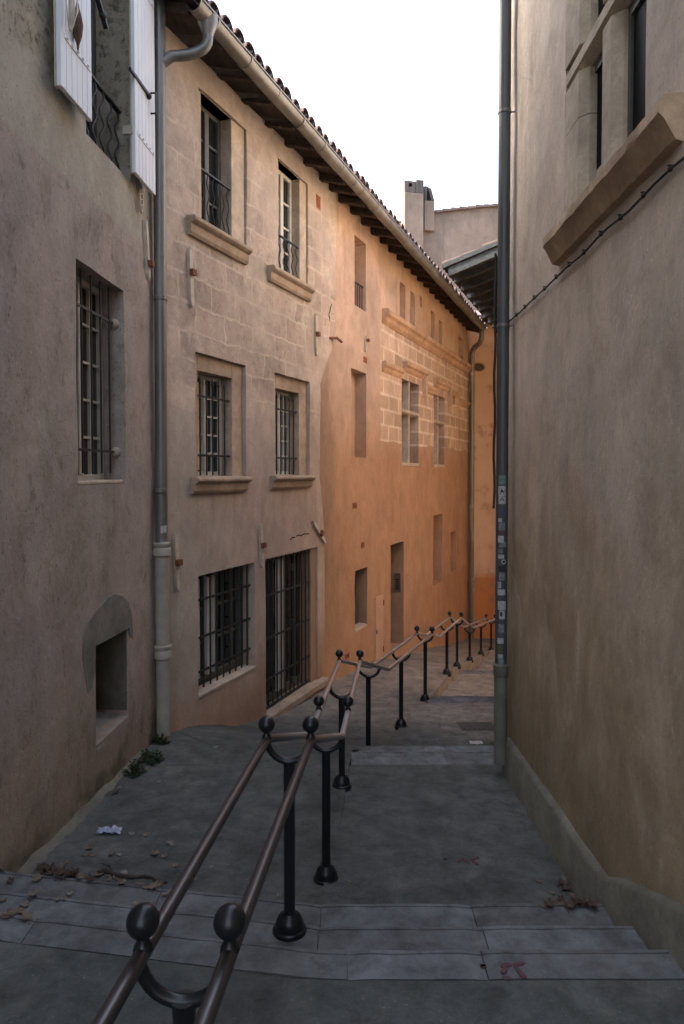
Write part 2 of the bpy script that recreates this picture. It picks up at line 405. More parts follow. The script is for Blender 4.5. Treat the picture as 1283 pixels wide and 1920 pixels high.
M['frame'] = simple('cream window paint', (.42,.40,.35), .5, 0, .1, 8, .15, .4); M['framed'] = simple('dark grey window paint', (.075,.078,.068), .5, 0, .2, 8, .15, .4)
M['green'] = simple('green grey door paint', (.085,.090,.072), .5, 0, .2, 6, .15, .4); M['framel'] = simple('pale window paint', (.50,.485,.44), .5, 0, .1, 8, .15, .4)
M['iron'] = simple('black wrought iron', (.022,.023,.024), .5, .2, .3, 18, .35, .4)
M['irong'] = simple('grey wrought iron', (.10,.105,.115), .45, .3, .3, 18, .35, .4)
M['tie'] = simple('cream painted iron', (.46,.40,.32), .6, 0, .2, 12, .3); M['rust'] = simple('rusty iron', (.17,.065,.035), .8, 0, .4, 25, .4)
M['post'] = simple('dark painted steel', (.010,.011,.013), .30, 0.0, .25, 10, .1, .35)
def rail_steel():
    g = G('worn brown steel'); n = g.noise(7, 5, .7); f = g.noise(60, 4, .7)
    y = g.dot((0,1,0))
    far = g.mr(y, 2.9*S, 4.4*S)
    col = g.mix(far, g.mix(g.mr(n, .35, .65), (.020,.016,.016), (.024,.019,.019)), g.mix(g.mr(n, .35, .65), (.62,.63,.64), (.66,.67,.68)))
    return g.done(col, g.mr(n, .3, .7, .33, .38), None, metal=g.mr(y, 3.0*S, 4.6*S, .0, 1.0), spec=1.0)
M['rail'] = rail_steel()
def glass():
    g = G('dark window glass'); n = g.noise(1.5, 2)
    return g.done((.012,.014,.013), .04, n, .05, .01, 0, .6)
M['glass'] = glass()
M['dark'] = simple('dark interior', (.02,.019,.017), .9)
M['warm_reflection'] = simple('painted warm reflection', (.62,.45,.25), .9, 0, .15, 10, .2)
M['brick'] = simple('red air brick', (.26,.095,.05), .9, 0, .3, 20, .3); M['redpaint'] = redp()
M['cement'] = stone('grey cement repair', (.175,.17,.148), .22, .4)
M['paledoor'] = simple('dusty pink door paint', (.42,.275,.19), .7, 0, .1, 4, .2)
M['browndoor'] = wood('brown door timber', (.12,.075,.05))
M['cable'] = simple('black cable', (.02,.02,.02), .6); M['steel'] = simple('brushed steel panel', (.25,.23,.21), .35, .8, .1)
M['leaf1'] = simple('dry tan leaf', (.13,.098,.068), .8, 0, .5, 20, .3); M['leaf2'] = simple('dry brown leaf', (.055,.035,.024), .8, 0, .4, 20, .3)
M['leaf3'] = simple('pale dry leaf', (.17,.15,.12), .8, 0, .4, 20, .3)
M['twig'] = simple('dead twig bark', (.045,.035,.028), .9, 0, .3, 20, .4)
M['weed'] = simple('weed leaves', (.022,.038,.016), .6, 0, .5, 30, .2)
M['weedstem'] = simple('weed stems', (.05,.05,.02), .8)
M['film'] = simple('crumpled clear film', (.40,.42,.52), .2, 0, .2, 30, .3, .6)
M['cover'] = simple('cast iron cover', (.085,.085,.083), .6, .4, .2, 20, .4)
M['ornw'] = simple('dried white stems', (.52,.50,.44), .8); M['ornb'] = simple('dried brown pod', (.10,.06,.045), .85, 0, .5, 30, .5)
M['bg'] = None
def plaster_far():
    g = G('pale pink grey render'); z = g.z(); st = g.noise(1.1, 5, .6, g.scale(g.pos, (1,1,.12))); mid = g.noise(1.3, 6, .65)
    col = g.mix(g.mr(mid, .35, .65), (.175,.14,.115), (.20,.158,.13))
    zz = g.op('ADD', z, g.mr(st, .3, .7, -1.6, 1.6))
    col = g.mix(g.mr(zz, 8.3*S, 10.2*S, 0, .65), col, (.10,.085,.076))
    col = g.mix(g.mr(st, .52, .64, 0, .75), col, (.09,.075,.065))
    return g.done(g.mott(col, .2, 2), .95, mid, .3, .02, spec=.1)
M['far'] = plaster_far()
def plaster_end():
    g = G('rounded corner plaster'); z = g.z(); mid = g.noise(1.4, 6, .65); st = g.noise(2.4, 5, .6, g.scale(g.pos, (1,1,.2)))
    col = g.mix(g.mr(z, -2.9, -3.1), g.mix(g.mr(mid, .4, .62), (.55,.36,.235), (.58,.40,.27)), (.46,.19,.075))
    col = g.mix(g.mr(g.noise(1.7, 6, .7), .55, .66, 0, .6), col, (.26,.15,.10))
    col = g.mix(g.mr(st, .58, .7, 0, .5), col, (.25,.15,.10))
    return g.done(col, .92, mid, .4, .02, spec=.2)
M['end'] = plaster_end()
# ------------------------------------------------------------------ generic builders
def fill(cuts, step):
    cuts = sorted(set(round(c, 4) for c in cuts)); out = [cuts[0]]
    for a, b in zip(cuts, cuts[1:]):
        if b-a < 1e-3: continue
        k = max(1, math.ceil((b-a)/step))
        out += [a+(b-a)*i/k for i in range(1, k+1)]
    return out
def wall(W, house, u0, u1, z0, z1, ops, mat, name='wall', edge=None, step=.25, amp=.007, core=6.0, top=True, edgeu=None):
    """plaster skin with real recesses: ops = (u0,u1,z0,z1,depth,back)"""
    mb = MB(); ids = {}
    us = fill([u0, u1]+[o[0] for o in ops]+[o[1] for o in ops]+([edgeu] if edgeu else []), step)
    zs = fill([z0, z1]+[o[2] for o in ops]+[o[3] for o in ops], step)
    seed = random.uniform(0, 90)
    def vid(u, z, d=0.0):
        k = (round(u,3), round(z,3), round(d,3))
        if k not in ids:
            q = Vector((u*1.3+seed, z*1.3, 0)); n = amp*1.6*mnoise.noise(q)+amp*.7*mnoise.noise(q*3.1)
            uu = u + .004*mnoise.noise(q*5.3); zz = z + .004*mnoise.noise(q*4.7+Vector((9,0,0)))
            if edge and abs(u-u1) < 1e-3: uu = edge(z)
            ids[k] = len(mb.v); mb.v.append(tuple(W.at(uu, zz, n*(d == 0)-d)))
        return ids[k]
    def inside(u, z):
        for o in ops:
            if o[0]-1e-4 < u < o[1]+1e-4 and o[2]-1e-4 < z < o[3]+1e-4: return o
    for i in range(len(us)-1):
        for j in range(len(zs)-1):
            a, b, c, e = us[i], us[i+1], zs[j], zs[j+1]; o = inside((a+b)/2, (c+e)/2)
            if not o:
                mb.f.append((vid(a,c), vid(b,c), vid(b,e), vid(a,e))); continue
            d = o[4]
            if o[5]: mb.f.append((vid(a,c,d), vid(b,c,d), vid(b,e,d), vid(a,e,d)))
            if abs(a-o[0]) < 2e-3: mb.f.append((vid(a,c), vid(a,e), vid(a,e,d), vid(a,c,d)))
            if abs(b-o[1]) < 2e-3: mb.f.append((vid(b,c), vid(b,e), vid(b,e,d), vid(b,c,d)))
            if abs(c-o[2]) < 2e-3: mb.f.append((vid(a,c), vid(b,c), vid(b,c,d), vid(a,c,d)))
            if abs(e-o[3]) < 2e-3: mb.f.append((vid(a,e), vid(b,e), vid(b,e,d), vid(a,e,d)))
    D = .62   # ends of the skin run back to the solid core
    for j in range(len(zs)-1):
        for uu in (us[0], us[-1]):
            a, b = vid(uu,zs[j]), vid(uu,zs[j+1]); c, d2 = vid(uu,zs[j],D), vid(uu,zs[j+1],D); mb.f.append((a,b,d2,c))
    for i in range(len(us)-1):
        for zz in ((zs[-1],) if top else ()):
            mb.f.append((vid(us[i],zz), vid(us[i+1],zz), vid(us[i+1],zz,D), vid(us[i],zz,D)))
    if core: mb.box(W, u0+.004, u1-.004 if not edge else u1-.3, z0, z1-.002, -core, -.60)
    return mb.build(name, mat, house, smooth=35)

def window(W, house, r, depth=.16, cols=2, rows=4, frame='frame', fw=.045, bar=.022, pane='glass', name='window', arch=False, mid=True, side=1, warm_reflection=None):
    u0, u1, z0, z1 = r; mb = MB(); n0, n1 = -depth-.055, -depth
    b = .006
    mb.bbox(W, u0, u0+fw, z0, z1, n0, n1, b); mb.bbox(W, u1-fw, u1, z0, z1, n0, n1, b)
    mb.bbox(W, u0+fw, u1-fw, z1-fw, z1, n0, n1-.002, b); mb.bbox(W, u0+fw, u1-fw, z0, z0+fw*1.6, n0, n1-.002, b)
    uc = (u0+u1)/2
    if mid: mb.bbox(W, uc-fw*.75, uc+fw*.75, z0+fw*1.6, z1-fw, n0, n1+.012, b)
    n = cols
    for k in range(1, n):
        u = u0+(u1-u0)*k/n
        if mid and abs(u-uc) < fw: continue
        mb.box(W, u-bar/2, u+bar/2, z0+fw*1.6, z1-fw, n0+.01, n1-.012)
    for k in range(1, rows):
        z = z0+fw*1.6+(z1-z0-fw*2.6)*k/rows
        for a, c in (((u0+fw, uc-fw*.75), (uc+fw*.75, u1-fw)) if mid else ((u0+fw, u1-fw),)):
            mb.box(W, a, c, z-bar/2, z+bar/2, n0+.012, n1-.014)
    o = mb.build(name, M[frame], house)
    MB().box(W, u0+.01, u1-.01, z0+.02, z1-.01, -depth-.05, -depth-.038).build('pane', M[pane], o)
    return o
def grille(W, parent, r, n, nb, hz, rad=.009, mat='iron', spike=0.0, over=.0, collars=True, bottom=None, uoff=.06, name='grille'):
    u0, u1, z0, z1 = r; mb = MB()
    for k in range(nb):
        u = u0+uoff+(u1-u0-2*uoff)*k/(nb-1)
        zb = z0+.03 if bottom is None else bottom
        p = [W.at(u,zb,n), W.at(u,z1-spike,n)]; rr = [rad, rad]
        if spike: p += [W.at(u,z1-spike+.015,n), W.at(u,z1-spike+.09,n)]; rr += [rad*1.7, .001]
        mb.tube(p, rr, 7)
        if collars:
            for z in hz: mb.ball(W.at(u,z,n), rad*1.75, 8, 5)
    for z in hz: mb.bar(W.at(u0-over,z,n), W.at(u1+over,z,n), rad*1.5, rad*2.4)
    return mb.build(name, M[mat], parent, smooth=40)
def sill(W, parent, u0, u1, zt, h, proj, mat='sill', name='sill', plain=False):
    a = zt-h*.42; b = zt-h
    if plain: prof = [(-.15,zt+.012),(proj-.012,zt),(proj,zt-.012),(proj-.004,b+.01),(proj-.03,b),(-.15,b)]
    else: prof = [(-.15,zt+.012),(proj-.015,zt),(proj,zt-.018),(proj,a+.035),(proj-.02,a+.015),(proj-.05,a),(proj-.055,b+.03),(proj-.075,b),(-.15,b)]
    return MB().prism(W, prof, u0, u1).build(name, M[mat], parent)
def surround(W, parent, ro, ri, n, depth, mat='sillw', name='surround'):
    """stone ring between the outer recess ro and the opening ri; its reveals go back to depth"""
    a0,a1,b0,b1 = ro; c0,c1,d0,d1 = ri; mb = MB()
    mb.bbox(W, a0, c0, b0, b1, -depth-.06, n, .005); mb.bbox(W, c1, a1, b0, b1, -depth-.06, n, .005)
    mb.bbox(W, c0, c1, d1, b1, -depth-.06, n-.002, .005)
    if d0-b0 > .01: mb.bbox(W, c0, c1, b0, d0, -depth-.06, n-.002, .005)
    return mb.build(name, M[mat], parent)
def tie(W, house, a, b, w=.05, bolt=.55, mat='tie', label=None, th=.035):
    """iron tie bar on the wall face between two photo points, pointed at both ends, with its rusty bolt"""
    (u0,z0), (u1,z1) = a, b; p = W.at(u0,z0,.03); q = W.at(u1,z1,.03); d = (q-p); L = d.length; d.normalize(); x = d.cross(W.n).normalized()*w/2
    e = d*w*.75
    pts = [p, p+e+x*.8, p+e*1.6+x, q-e*1.6+x, q-e+x*.8, q, q-e-x*.8, q-e*1.6-x, p+e*1.6-x, p+e-x*.8]
    o = MB().outline([v-W.n*.03 for v in pts], W.n*th).build('wall_tie', M[mat], house, label=label)
    c = p+d*L*bolt
    MB().outline([c+W.n*.0+d*s*w*.55+x*t*1.3 for s,t in ((-1,-1),(1,-1),(1,1),(-1,1))], W.n*.045).build('bolt', M['rust'], o)
    return o
def pipe(path, r, mat, parent, name='downpipe', seg=16, label=None):
    return MB().tube(path, r, seg).build(name, M[mat], parent, smooth=50, label=label)
def bend(a, b, c, k=6, t=.5):
    """smooth path a -> b -> c rounding the corner b"""
    a, b, c = Vector(a), Vector(b), Vector(c); p = b+(a-b)*t; q = b+(c-b)*t
    return [p*(1-s)**2+b*2*s*(1-s)+q*s*s for s in [i/k for i in range(k+1)]]

# ------------------------------------------------------------------ frames of the street
T1 = .0734; W1 = Frame(-1.79*S, 3.81*S, T1)
T2 = .421;  W2 = Frame(-1.60*S, 6.05*S, T2); W3 = W2.shifted(-.03)
WR = Frame(1.30*S, 3.24*S, .0117, side=-1)

# ---------------- ground levels
def lerp(t, x):
    if x <= t[0][0]: return t[0][1]
    for (a,b),(c,d) in zip(t, t[1:]):
        if x <= c: return b+(d-b)*(x-a)/(c-a)
    return t[-1][1]
XB = [(-2,-.55),(1.42,-.33),(2.84,-.223),(3.74,-.09),(6.07,.07),(6.5,.36),(8.7,1.06),(9.2,1.236),(11.3,1.89),(12.4,2.35),(15,3.29),(22,6.0)]
RP = [(3.24,-2.235),(5.85,-2.42),(5.8501,-2.53),(6.25,-2.53),(6.2501,-2.66),(8.8,-2.93),(8.8001,-3.04),(9.2,-3.04),(9.2001,-3.15),(11.7,-3.43),(11.7001,-3.55),(12.1,-3.55),(12.1001,-3.68),(14.5,-3.87),(18,-4.35),(30,-5.6)]
LP = [(2.82,-2.25),(4.86,-2.35),(5.39,-2.42),(5.8,-2.55),(6.17,-2.70),(6.87,-2.84),(8.49,-2.95),(10.49,-3.12),(11.3,-3.28),(14,-3.73),(15.7,-4.07),(17.7,-4.37),(30,-5.8)]
def skew(x): return .165*max(0.0, -.1-x)
def ground(x, d):       # survey units
    dd = d-skew(x)
    if dd < 2.57: return -1.83+.03*(2.57-dd)
    if dd < 2.88: return -1.944
    if dd < 3.24: return -2.08
    if x < lerp(XB, d): return lerp(LP, x*.388+d*.922)
    return lerp(RP, d)
def gpix(px, py):
    v = ray(px, py); k = 1.2
    while k < 40:
        p = v*k
        if p.z/S < ground(p.x/S, p.y/S): return p
        k += .004
    return v*10
def gz(p): return ground(p.x/S, p.y/S)*S

# ------------------------------------------------------------------ the street
def wob(x, y, a=.006): return a*mnoise.noise(Vector((x*1.7, y*1.7, 3)))+a*.5*mnoise.noise(Vector((x*6, y*6, 1)))
def sheet(mb, ds, xl, xr, zf, nx=14, skirt=.5):
    rows = []
    for d in ds:
        a, b = xl(d), xr(d); row = []
        for i in range(nx+1):
            x = a+(b-a)*i/nx; dd = d+skew(x)*(1 if d < 3.6 else max(0, 1-(d-3.6)/1.5))
            row.append(len(mb.v)); mb.v.append((x*S, dd*S, zf(x, dd)*S+wob(x, dd)))
        rows.append(row)
    for r0, r1 in zip(rows, rows[1:]):
        for i in range(nx): mb.f.append((r0[i], r0[i+1], r1[i+1], r1[i]))
    border = rows[0]+[r[-1] for r in rows[1:]]+rows[-1][-2::-1]+[r[0] for r in rows[-2:0:-1]]
    low = []
    for i in border:
        v = mb.v[i]; low.append(len(mb.v)); mb.v.append((v[0], v[1], v[2]-skirt))
    for k in range(len(border)):
        j = (k+1) % len(border); mb.f.append((border[k], border[j], low[j], low[k]))
def rng(a, b, s): k = max(1, math.ceil((b-a)/s)); return [a+(b-a)*i/k for i in range(k+1)]
mb = MB(); sheet(mb, rng(-7, 2.398, .15), lambda d: -2.4, lambda d: 1.75, lambda x, d: -1.83+.03*(2.57-(d-skew(x))), 26)
struct(mb.build('upper_landing', M['concrete'], smooth=60))
mb = MB(); wl = lambda d: -2.3 if d < 5.6 else (-1.60+T2*(d-6.05)-.35 if d > 6.3 else -2.3+(d-5.6)/.7*(.455))
sheet(mb, rng(3.2, 26, .16), wl, lambda d: lerp(XB, d)+.03, lambda x, d: lerp(LP, x*.388+d*.922), 18)
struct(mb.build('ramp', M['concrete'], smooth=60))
xb = lambda d: lerp(XB, d)-.0
def rpz(a): return lambda x, d: lerp(RP, d)
mb = MB(); sheet(mb, rng(3.2, 5.52, .15), xb, lambda d: 1.75, rpz(0), 14)
struct(mb.build('middle_landing', M['concrete'], smooth=60))
mb = MB(); sheet(mb, rng(6.2, 8.49, .15), xb, lambda d: 12, lambda x, d: lerp(RP, max(d, 6.26)), 40)
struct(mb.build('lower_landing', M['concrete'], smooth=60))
mb = MB(); sheet(mb, rng(9.1, 11.39, .15), xb, lambda d: 12, lambda x, d: lerp(RP, max(d, 9.21)), 40)
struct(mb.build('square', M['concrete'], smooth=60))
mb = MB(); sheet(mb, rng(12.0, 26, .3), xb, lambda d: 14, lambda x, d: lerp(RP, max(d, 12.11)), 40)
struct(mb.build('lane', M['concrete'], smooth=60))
MB().hexa([(-60,-60,-7.6),(60,-60,-7.6),(60,90,-7.6),(-60,90,-7.6),(-60,-60,-7.2),(60,-60,-7.2),(60,90,-7.2),(-60,90,-7.2)])
struct(MB().add([(-150,-150,-7),(150,-150,-7),(150,200,-7),(-150,200,-7)], [(0,1,2,3)]).build('ground', M['concrete']))

def slab(mb, xs, d0, d1, z, th=.16, b=.012, jit=.004):
    """stone tread between survey x of xs, from d0 (back) to d1 (nosing); every block has worn, chamfered edges"""
    n = max(2, int((xs[1]-xs[0])/.08)); g = .0015
    us = [xs[0]+g+(xs[1]-xs[0]-2*g)*i/n for i in range(n+1)]; prof = []
    for u in us:
        e = jit*mnoise.noise(Vector((u*4, d1*9, z)))+jit*.6*mnoise.noise(Vector((u*15, d1*7, z))); h = .003*mnoise.noise(Vector((u*5, d1*3, 5)))
        k = skew(u); a = d0+k; c = d1+k+e
        endb = b if (u == us[0] or u == us[-1]) else 0
        gw = .009+.006*mnoise.noise(Vector((u*9, d1*5, 2))); zt = z*S+h-endb*.5; ge = c*S-.030+.006*mnoise.noise(Vector((u*6, d1*4, 8)))
        prof.append([(u*S,a*S,z*S-th),(u*S,a*S,zt),(u*S,ge-gw,zt),(u*S,ge-gw*.6,zt-.016),(u*S,ge-gw*.3,zt-.016),(u*S,ge,zt),(u*S,(c*S-b*1.1),zt),(u*S,c*S-b*.4,z*S+h-b*.4-endb*.4),(u*S,c*S,z*S-b*1.3),(u*S,c*S,z*S-th)])
    base = len(mb.v)
    for p in prof: mb.v += p
    for i in range(n):
        for j in range(10):
            k = (j+1) % 10; mb.f.append((base+i*10+j, base+(i+1)*10+j, base+(i+1)*10+k, base+i*10+k))
    mb.f.append(tuple(base+j for j in range(10))); mb.f.append(tuple(base+n*10+j for j in range(9,-1,-1)))
def flight(treads, cuts, name='stone_steps'):
    A, B = MB(), MB()
    for k, (d0, d1, z) in enumerate(treads):
        c = cuts[k % len(cuts)]
        for i in range(len(c)-1): slab((A, B)[(i*2+k) % 3 == 0], (c[i], c[i+1]), d0, d1, z+random.uniform(-.003,.003), .2)
    o = struct(A.build(name, M['granite'], smooth=40)); struct(B.build('worn_steps', M['granite2'], smooth=40))
flight([(2.41,2.57,-1.826),(2.50,2.88,-1.944),(2.80,3.24,-2.08)],
       [(-2.35,-1.25,-.42,.02,.53,1.75),(-2.35,-1.62,-.75,-.1,.60,1.75),(-2.35,-.9,-.1,.62,1.75)])
flight([(5.51,5.85,-2.418),(5.78,6.25,-2.53)], [(.075,.88,2.3),(.14,.75,1.5,2.3)])
flight([(8.48,8.80,-2.925),(8.75,9.20,-3.04)], [(1.09,1.9,2.9,4,5.2),(1.15,2.2,3.1,4.4,5.2)])
flight([(11.38,11.70,-3.425),(11.65,12.10,-3.55)], [(1.95,2.8,3.7,5,6.5),(2.0,3.1,4.2,5.2,6.5)])

# ------------------------------------------------------------------ 1. near house on the left
H1 = thing('old_house', W1.at(1, -2.3*S, 0), 'old pink grey plastered house with white shutters, barred window and low cement niche', 'house')
r_up = W1.rect(160, 243, 40, 302); r_up[2] = W1.hit(248, 345)[1]; r_up[3] = r_up[2]+2.1
r_w = W1.rect(142, 232.5, 486, 911); r_w[3] = (W1.hit(140,484)[1]+W1.hit(232,543)[1])/2
r_n = W1.rect(178, 240, 1211, 1400)
ends = W1.hit(291, 700)[0]
wall(W1, H1, -9.5, ends, -2.75, 9.2, [(*r_up, .30, False), (*r_w, .19, False), (*r_n, .55, True)], M['near'], core=7)
MB().prism(W1, [(-7.2,9.22),(.35,9.22),(.35,9.32),(-3.4,10.7),(-7.2,9.32)], -9.5, ends).build('roof', M['tile'], H1)
# barred window
w = window(W1, H1, r_w, .19, 4, 5, 'frame', .05, .02)
grille(W1, w, [r_w[0], r_w[1]-.03, r_w[2]+.06, r_w[3]+.02], -.085, 5, [r_w[2]+.27, r_w[3]-.28], .0085, uoff=.09)
MB().bbox(W1, r_w[0]+.01, r_w[1]-.01, r_w[2]+.0, r_w[2]+.035, -.19, -.02, .01).build('sill', M['sillw'], w)
for z in (r_w[2]+.27, r_w[3]-.28):
    MB().ball(W1.at(r_w[1]-.005, z, -.085), .045, 12, 8).build('bar_socket', M['sillw'], w)
# niche with sloping sill and grey repair
lin = stone('dark grey cement', (.115,.105,.085), .2, .4)  # niche lining, darker than the wall around it
MB().box(W1, r_n[0]+.001, r_n[0]+.012, r_n[2]+.05, r_n[3]-.001, -.545, -.012).box(W1, r_n[1]-.012, r_n[1]-.001, r_n[2]+.05, r_n[3]-.001, -.545, -.012).box(W1, r_n[0]+.012, r_n[1]-.012, r_n[3]-.012, r_n[3]-.001, -.545, -.012).box(W1, r_n[0]+.012, r_n[1]-.012, r_n[2]+.05, r_n[3]-.012, -.545, -.53).build('niche_lining', lin, H1)
MB().prism(W1, [(-.54,r_n[2]+.10),(.004,r_n[2]-.03),(.004,r_n[2]-.06),(-.54,r_n[2]-.06)], r_n[0]+.004, r_n[1]-.004).build('niche_sill', stone('grey niche sill', (.24,.235,.225), .1, .2), H1)
pts = []
for px, py in ((178,1212),(177,1255),(172,1290),(163,1300),(158,1270),(153,1235),(154,1195),(163,1168),(178,1146),(196,1126),(212,1114),(228,1117),(240,1130),(246,1150),(247,1176),(248,1195),(243,1190),(241,1177)):
    u, z = W1.hit(px, py); pts.append((u, z))
sm = []
for i in range(len(pts)):
    a, b = pts[i], pts[(i+1) % len(pts)]
    for s in (0, .33, .66):
        q = Vector((a[0]+(b[0]-a[0])*s, a[1]+(b[1]-a[1])*s, 0)); j = 0 if i in (len(pts)-1,) else .012
        sm.append((q.x+j*mnoise.noise(q*19), q.y+j*mnoise.noise(q*17+Vector((3,0,0)))))
MB().outline([W1.at(u, z, -.012) for u, z in sm], W1.n*.021).build('cement_patch', M['cement'], H1)
# rough mortar fillet along the foot of the wall
m = MB(); va = []; n = 60
for i in range(n+1):
    u = -.35+i*2.35/n; q_ = W1.at(u, 0, 0); zg = ground(q_.x/S+.03, q_.y/S)*S; wd = .055+.05*mnoise.noise(Vector((u*4,2,1)))+.03*mnoise.noise(Vector((u*13,5,1)))
    va += [W1.at(u,zg+.045+.03*mnoise.noise(Vector((u*5,7,1))),-.01), W1.at(u,zg+.022,max(.015,wd*.55)), W1.at(u,zg-.02,max(.03,wd*1.3))]
m.add(va, [(i*3+j,(i+1)*3+j,(i+1)*3+j+1,i*3+j+1) for i in range(n) for j in range(2)]).build('mortar_fillet', M['plinth'], H1, smooth=60)
# upper window
wu = window(W1, H1, [r_up[0], r_up[1], r_up[2], r_up[3]], .30, 2, 4, 'framed', .06, .03)
mbr = MB()
ra = (r_up[0], r_up[2]+.62); rb = (r_up[1]-.12, r_up[2]+.62)
mbr.bar(W1.at(r_up[0],r_up[2]+.60,-.10), W1.at(r_up[1],r_up[2]+.60,-.10), .035, .02)
mbr.bar(W1.at(r_up[0],r_up[2]+.05,-.10), W1.at(r_up[1],r_up[2]+.05,-.10), .02, .015)
for k in range(6):
    u = r_up[0]+.06+(r_up[1]-r_up[0]-.12)*k/5
    mbr.tube([W1.at(u+.018*math.sin(i*1.15), r_up[2]+.05+.55*i/14, -.10+.012*math.sin(i*1.15)) for i in range(15)], .008, 7)
mbr.build('railing', M['iron'], wu, smooth=50)
def shutter(u0, u1, z0, z1, hinge, label):
    n0 = .07; mb = MB(); nb = 6; t = .032
    for k in range(nb):
        a = u0+(u1-u0)*k/nb; b = u0+(u1-u0)*(k+1)/nb
        mb.bbox(W1, a+.002, b-.002, z0+random.uniform(-.003,.003), z1, n0+.002, n0+t, .004)
    o = mb.build('shutter', M['white'], H1, label=label)
    MB().box(W1, u0-.006, u0+.03, z0-.006, z1+.01, n0-.01, n0+.0015).build('edge_batten', M['shedge'], o)
    for z in (z0+.35, z1-.38):
        m2 = MB().box(W1, u0+.05, u1-.03, z-.016, z+.016, n0+t, n0+t+.006)
        for k in range(5): m2.ball(W1.at(u0+.08+(u1-u0-.16)*k/4, z, n0+t+.008), .011, 8, 5)
        m2.build('strap_hinge', M['white'], o)
        uh = u1 if hinge else u0
        MB().bbox(W1, uh-.014, uh+.014, z-.035, z+.035, -.0, n0+.012, .004).build('hinge_block', M['shedge'], o)
    return o
zs0 = r_up[2]+.02
ul0 = W1.hit(106,170,.07)[0]; ur1 = W1.hit(290,370,.09)[0]
s1 = shutter(ul0, W1.hit(173,232,.10)[0], zs0, zs0+2.05, True, 'white plank shutter with hooks, folded against the wall nearer the steps')
s2 = shutter(W1.hit(252,335,.09)[0], ur1, zs0, zs0+2.05, False, 'white plank shutter folded back beside the grey downpipe')
uc = (r_up[1]+ur1)/2
MB().tube([W1.at(uc+.05,zs0+.86,.105),W1.at(uc+.05,zs0+.86,.15),W1.at(uc+.05,zs0+.68,.15),W1.at(uc+.05,zs0+.68,.105)], .009, 8).build('handle', M['iron'], s2)
MB().bar(W1.at(r_up[1]-.26,zs0+.80,.10), W1.at(uc-.02,zs0+.80,.115), .02, .025).ball(W1.at(uc-.03,zs0+.79,.115), .028, 8, 5).build('latch', M['iron'], s2)
ux = W1.hit(165, 30)
MB().bar(W1.at(ux[0]-.12,ux[1]+.10,.11), W1.at(ux[0]+.06,ux[1]-.06,.115), .035, .02).ball(W1.at(ux[0]-.10,ux[1]+.08,.115), .034, 8, 5).ball(W1.at(ux[0],ux[1],.115), .03, 8, 5).build('latch', M['iron'], s1)
# dried things hanging on the near shutter
uo, zo = W1.hit(146, 52, .13)
t = thing('dried_pod', W1.at(uo, zo, .13), 'dried brown seed pod hanging from a hook on the white shutter', 'ornament')
m = MB(); prof = [(.003,-.15),(.010,-.11),(.028,-.04),(.034,.03),(.024,.09),(.012,.13),(.006,.17)]
for k in range(7):
    a = k*2*math.pi/7; m.tube([W1.at(uo+math.cos(a)*r*.7, zo+zz, .13+math.sin(a)*r*.5) for r, zz in prof], [max(.003,r*.55) for r, zz in prof], 7)
m.build('pod', M['ornb'], t, smooth=60)
MB().tube([W1.at(uo,zo+.18,.13),W1.at(uo-.005,zo+.24,.135),W1.at(uo+.03,zo+.28,.14),W1.at(uo+.035,zo+.40,.12),W1.at(uo+.02,zo+.45,.1)], .007, 7).build('hook', M['iron'], t, smooth=60)
uo, zo = W1.hit(127, 5, .13)
m = MB()
for k in range(26):
    a = random.uniform(0, 6.28); r = random.uniform(.02, .075); tw = random.uniform(.5, 1.5)
    m.tube([W1.at(uo+math.cos(a)*r*s, zo+.12-.30*q, .14+abs(math.sin(a))*r*s*.7) for q, s in ((0,.4),(.25,1.0),(.55,.9*tw),(.85,.5),(1,.2))], .004, 5)
tag(m.build('dried_bouquet', M['ornw'], None, smooth=60, origin=W1.at(uo, zo, .13)), 'pale bunch of dried stems hanging at the top of the white shutter', 'ornament')
# oval plate below the right shutter, tie bar
u, z = W1.hit(265, 376, .03)
m = MB()
for k in range(24):
    pass
m.tube([W1.at(u+.035*math.cos(a*math.pi/12), z+.10*math.sin(a*math.pi/12), .03) for a in range(25)], .009, 7, False)
for zz in (-.05, 0, .05): m.bar(W1.at(u-.03,z+zz,.03), W1.at(u+.03,z+zz+.02,.03), .01, .012)
m.build('wall_vent', M['tie'], H1, smooth=60)
tie(W1, H1, W1.hit(269,412), W1.hit(275,526), .05, .72)

# ------------------------------------------------------------------ 2. stone house
HB = thing('stone_house', W2.at(1.5, -2.6*S, 0), 'beige plaster and stone house with barred windows, iron door grille and moulded sills', 'house')
ub = W2.hit(605, 900)[0]
EDG = [(W2.hit(*p)) for p in ((609,1295),(609,1040),(606,960),(599,880),(597,800),(600,720),(612,680),(628,645),(629,560),(631,470),(630,360))]
EDG = sorted((z, u) for u, z in EDG)
def edge2(z): return lerp(EDG, z)+.012*mnoise.noise(Vector((z*3, 2, 0)))+.008*mnoise.noise(Vector((z*11, 5, 0)))
rU1 = W2.rect(381.6, 438, 172, 424, ptr=221); rU2 = W2.rect(526, 565.6, 300, 513, ptr=334)
oU1 = [rU1[0]-.09, W2.hit(463,400)[0], rU1[2], rU1[3]+.0]; oU2 = [rU2[0]-.06, W2.hit(578,450)[0], rU2[2], rU2[3]]
rM1 = W2.rect(378, 442, 694, 897); rM2 = W2.rect(523, 567, 727, 894)
oM1 = W2.rect(366.5, 461, 659, 897); oM2 = W2.rect(515.5, 581, 698, 894); oM1[2] = rM1[2]; oM2[2] = rM2[2]
rG = W2.rect(371, 478, 1080, 1306); rD = W2.rect(498, 596, 1049, 1340, ptr=1025)
eave = W2.hit(500, 300)[0]
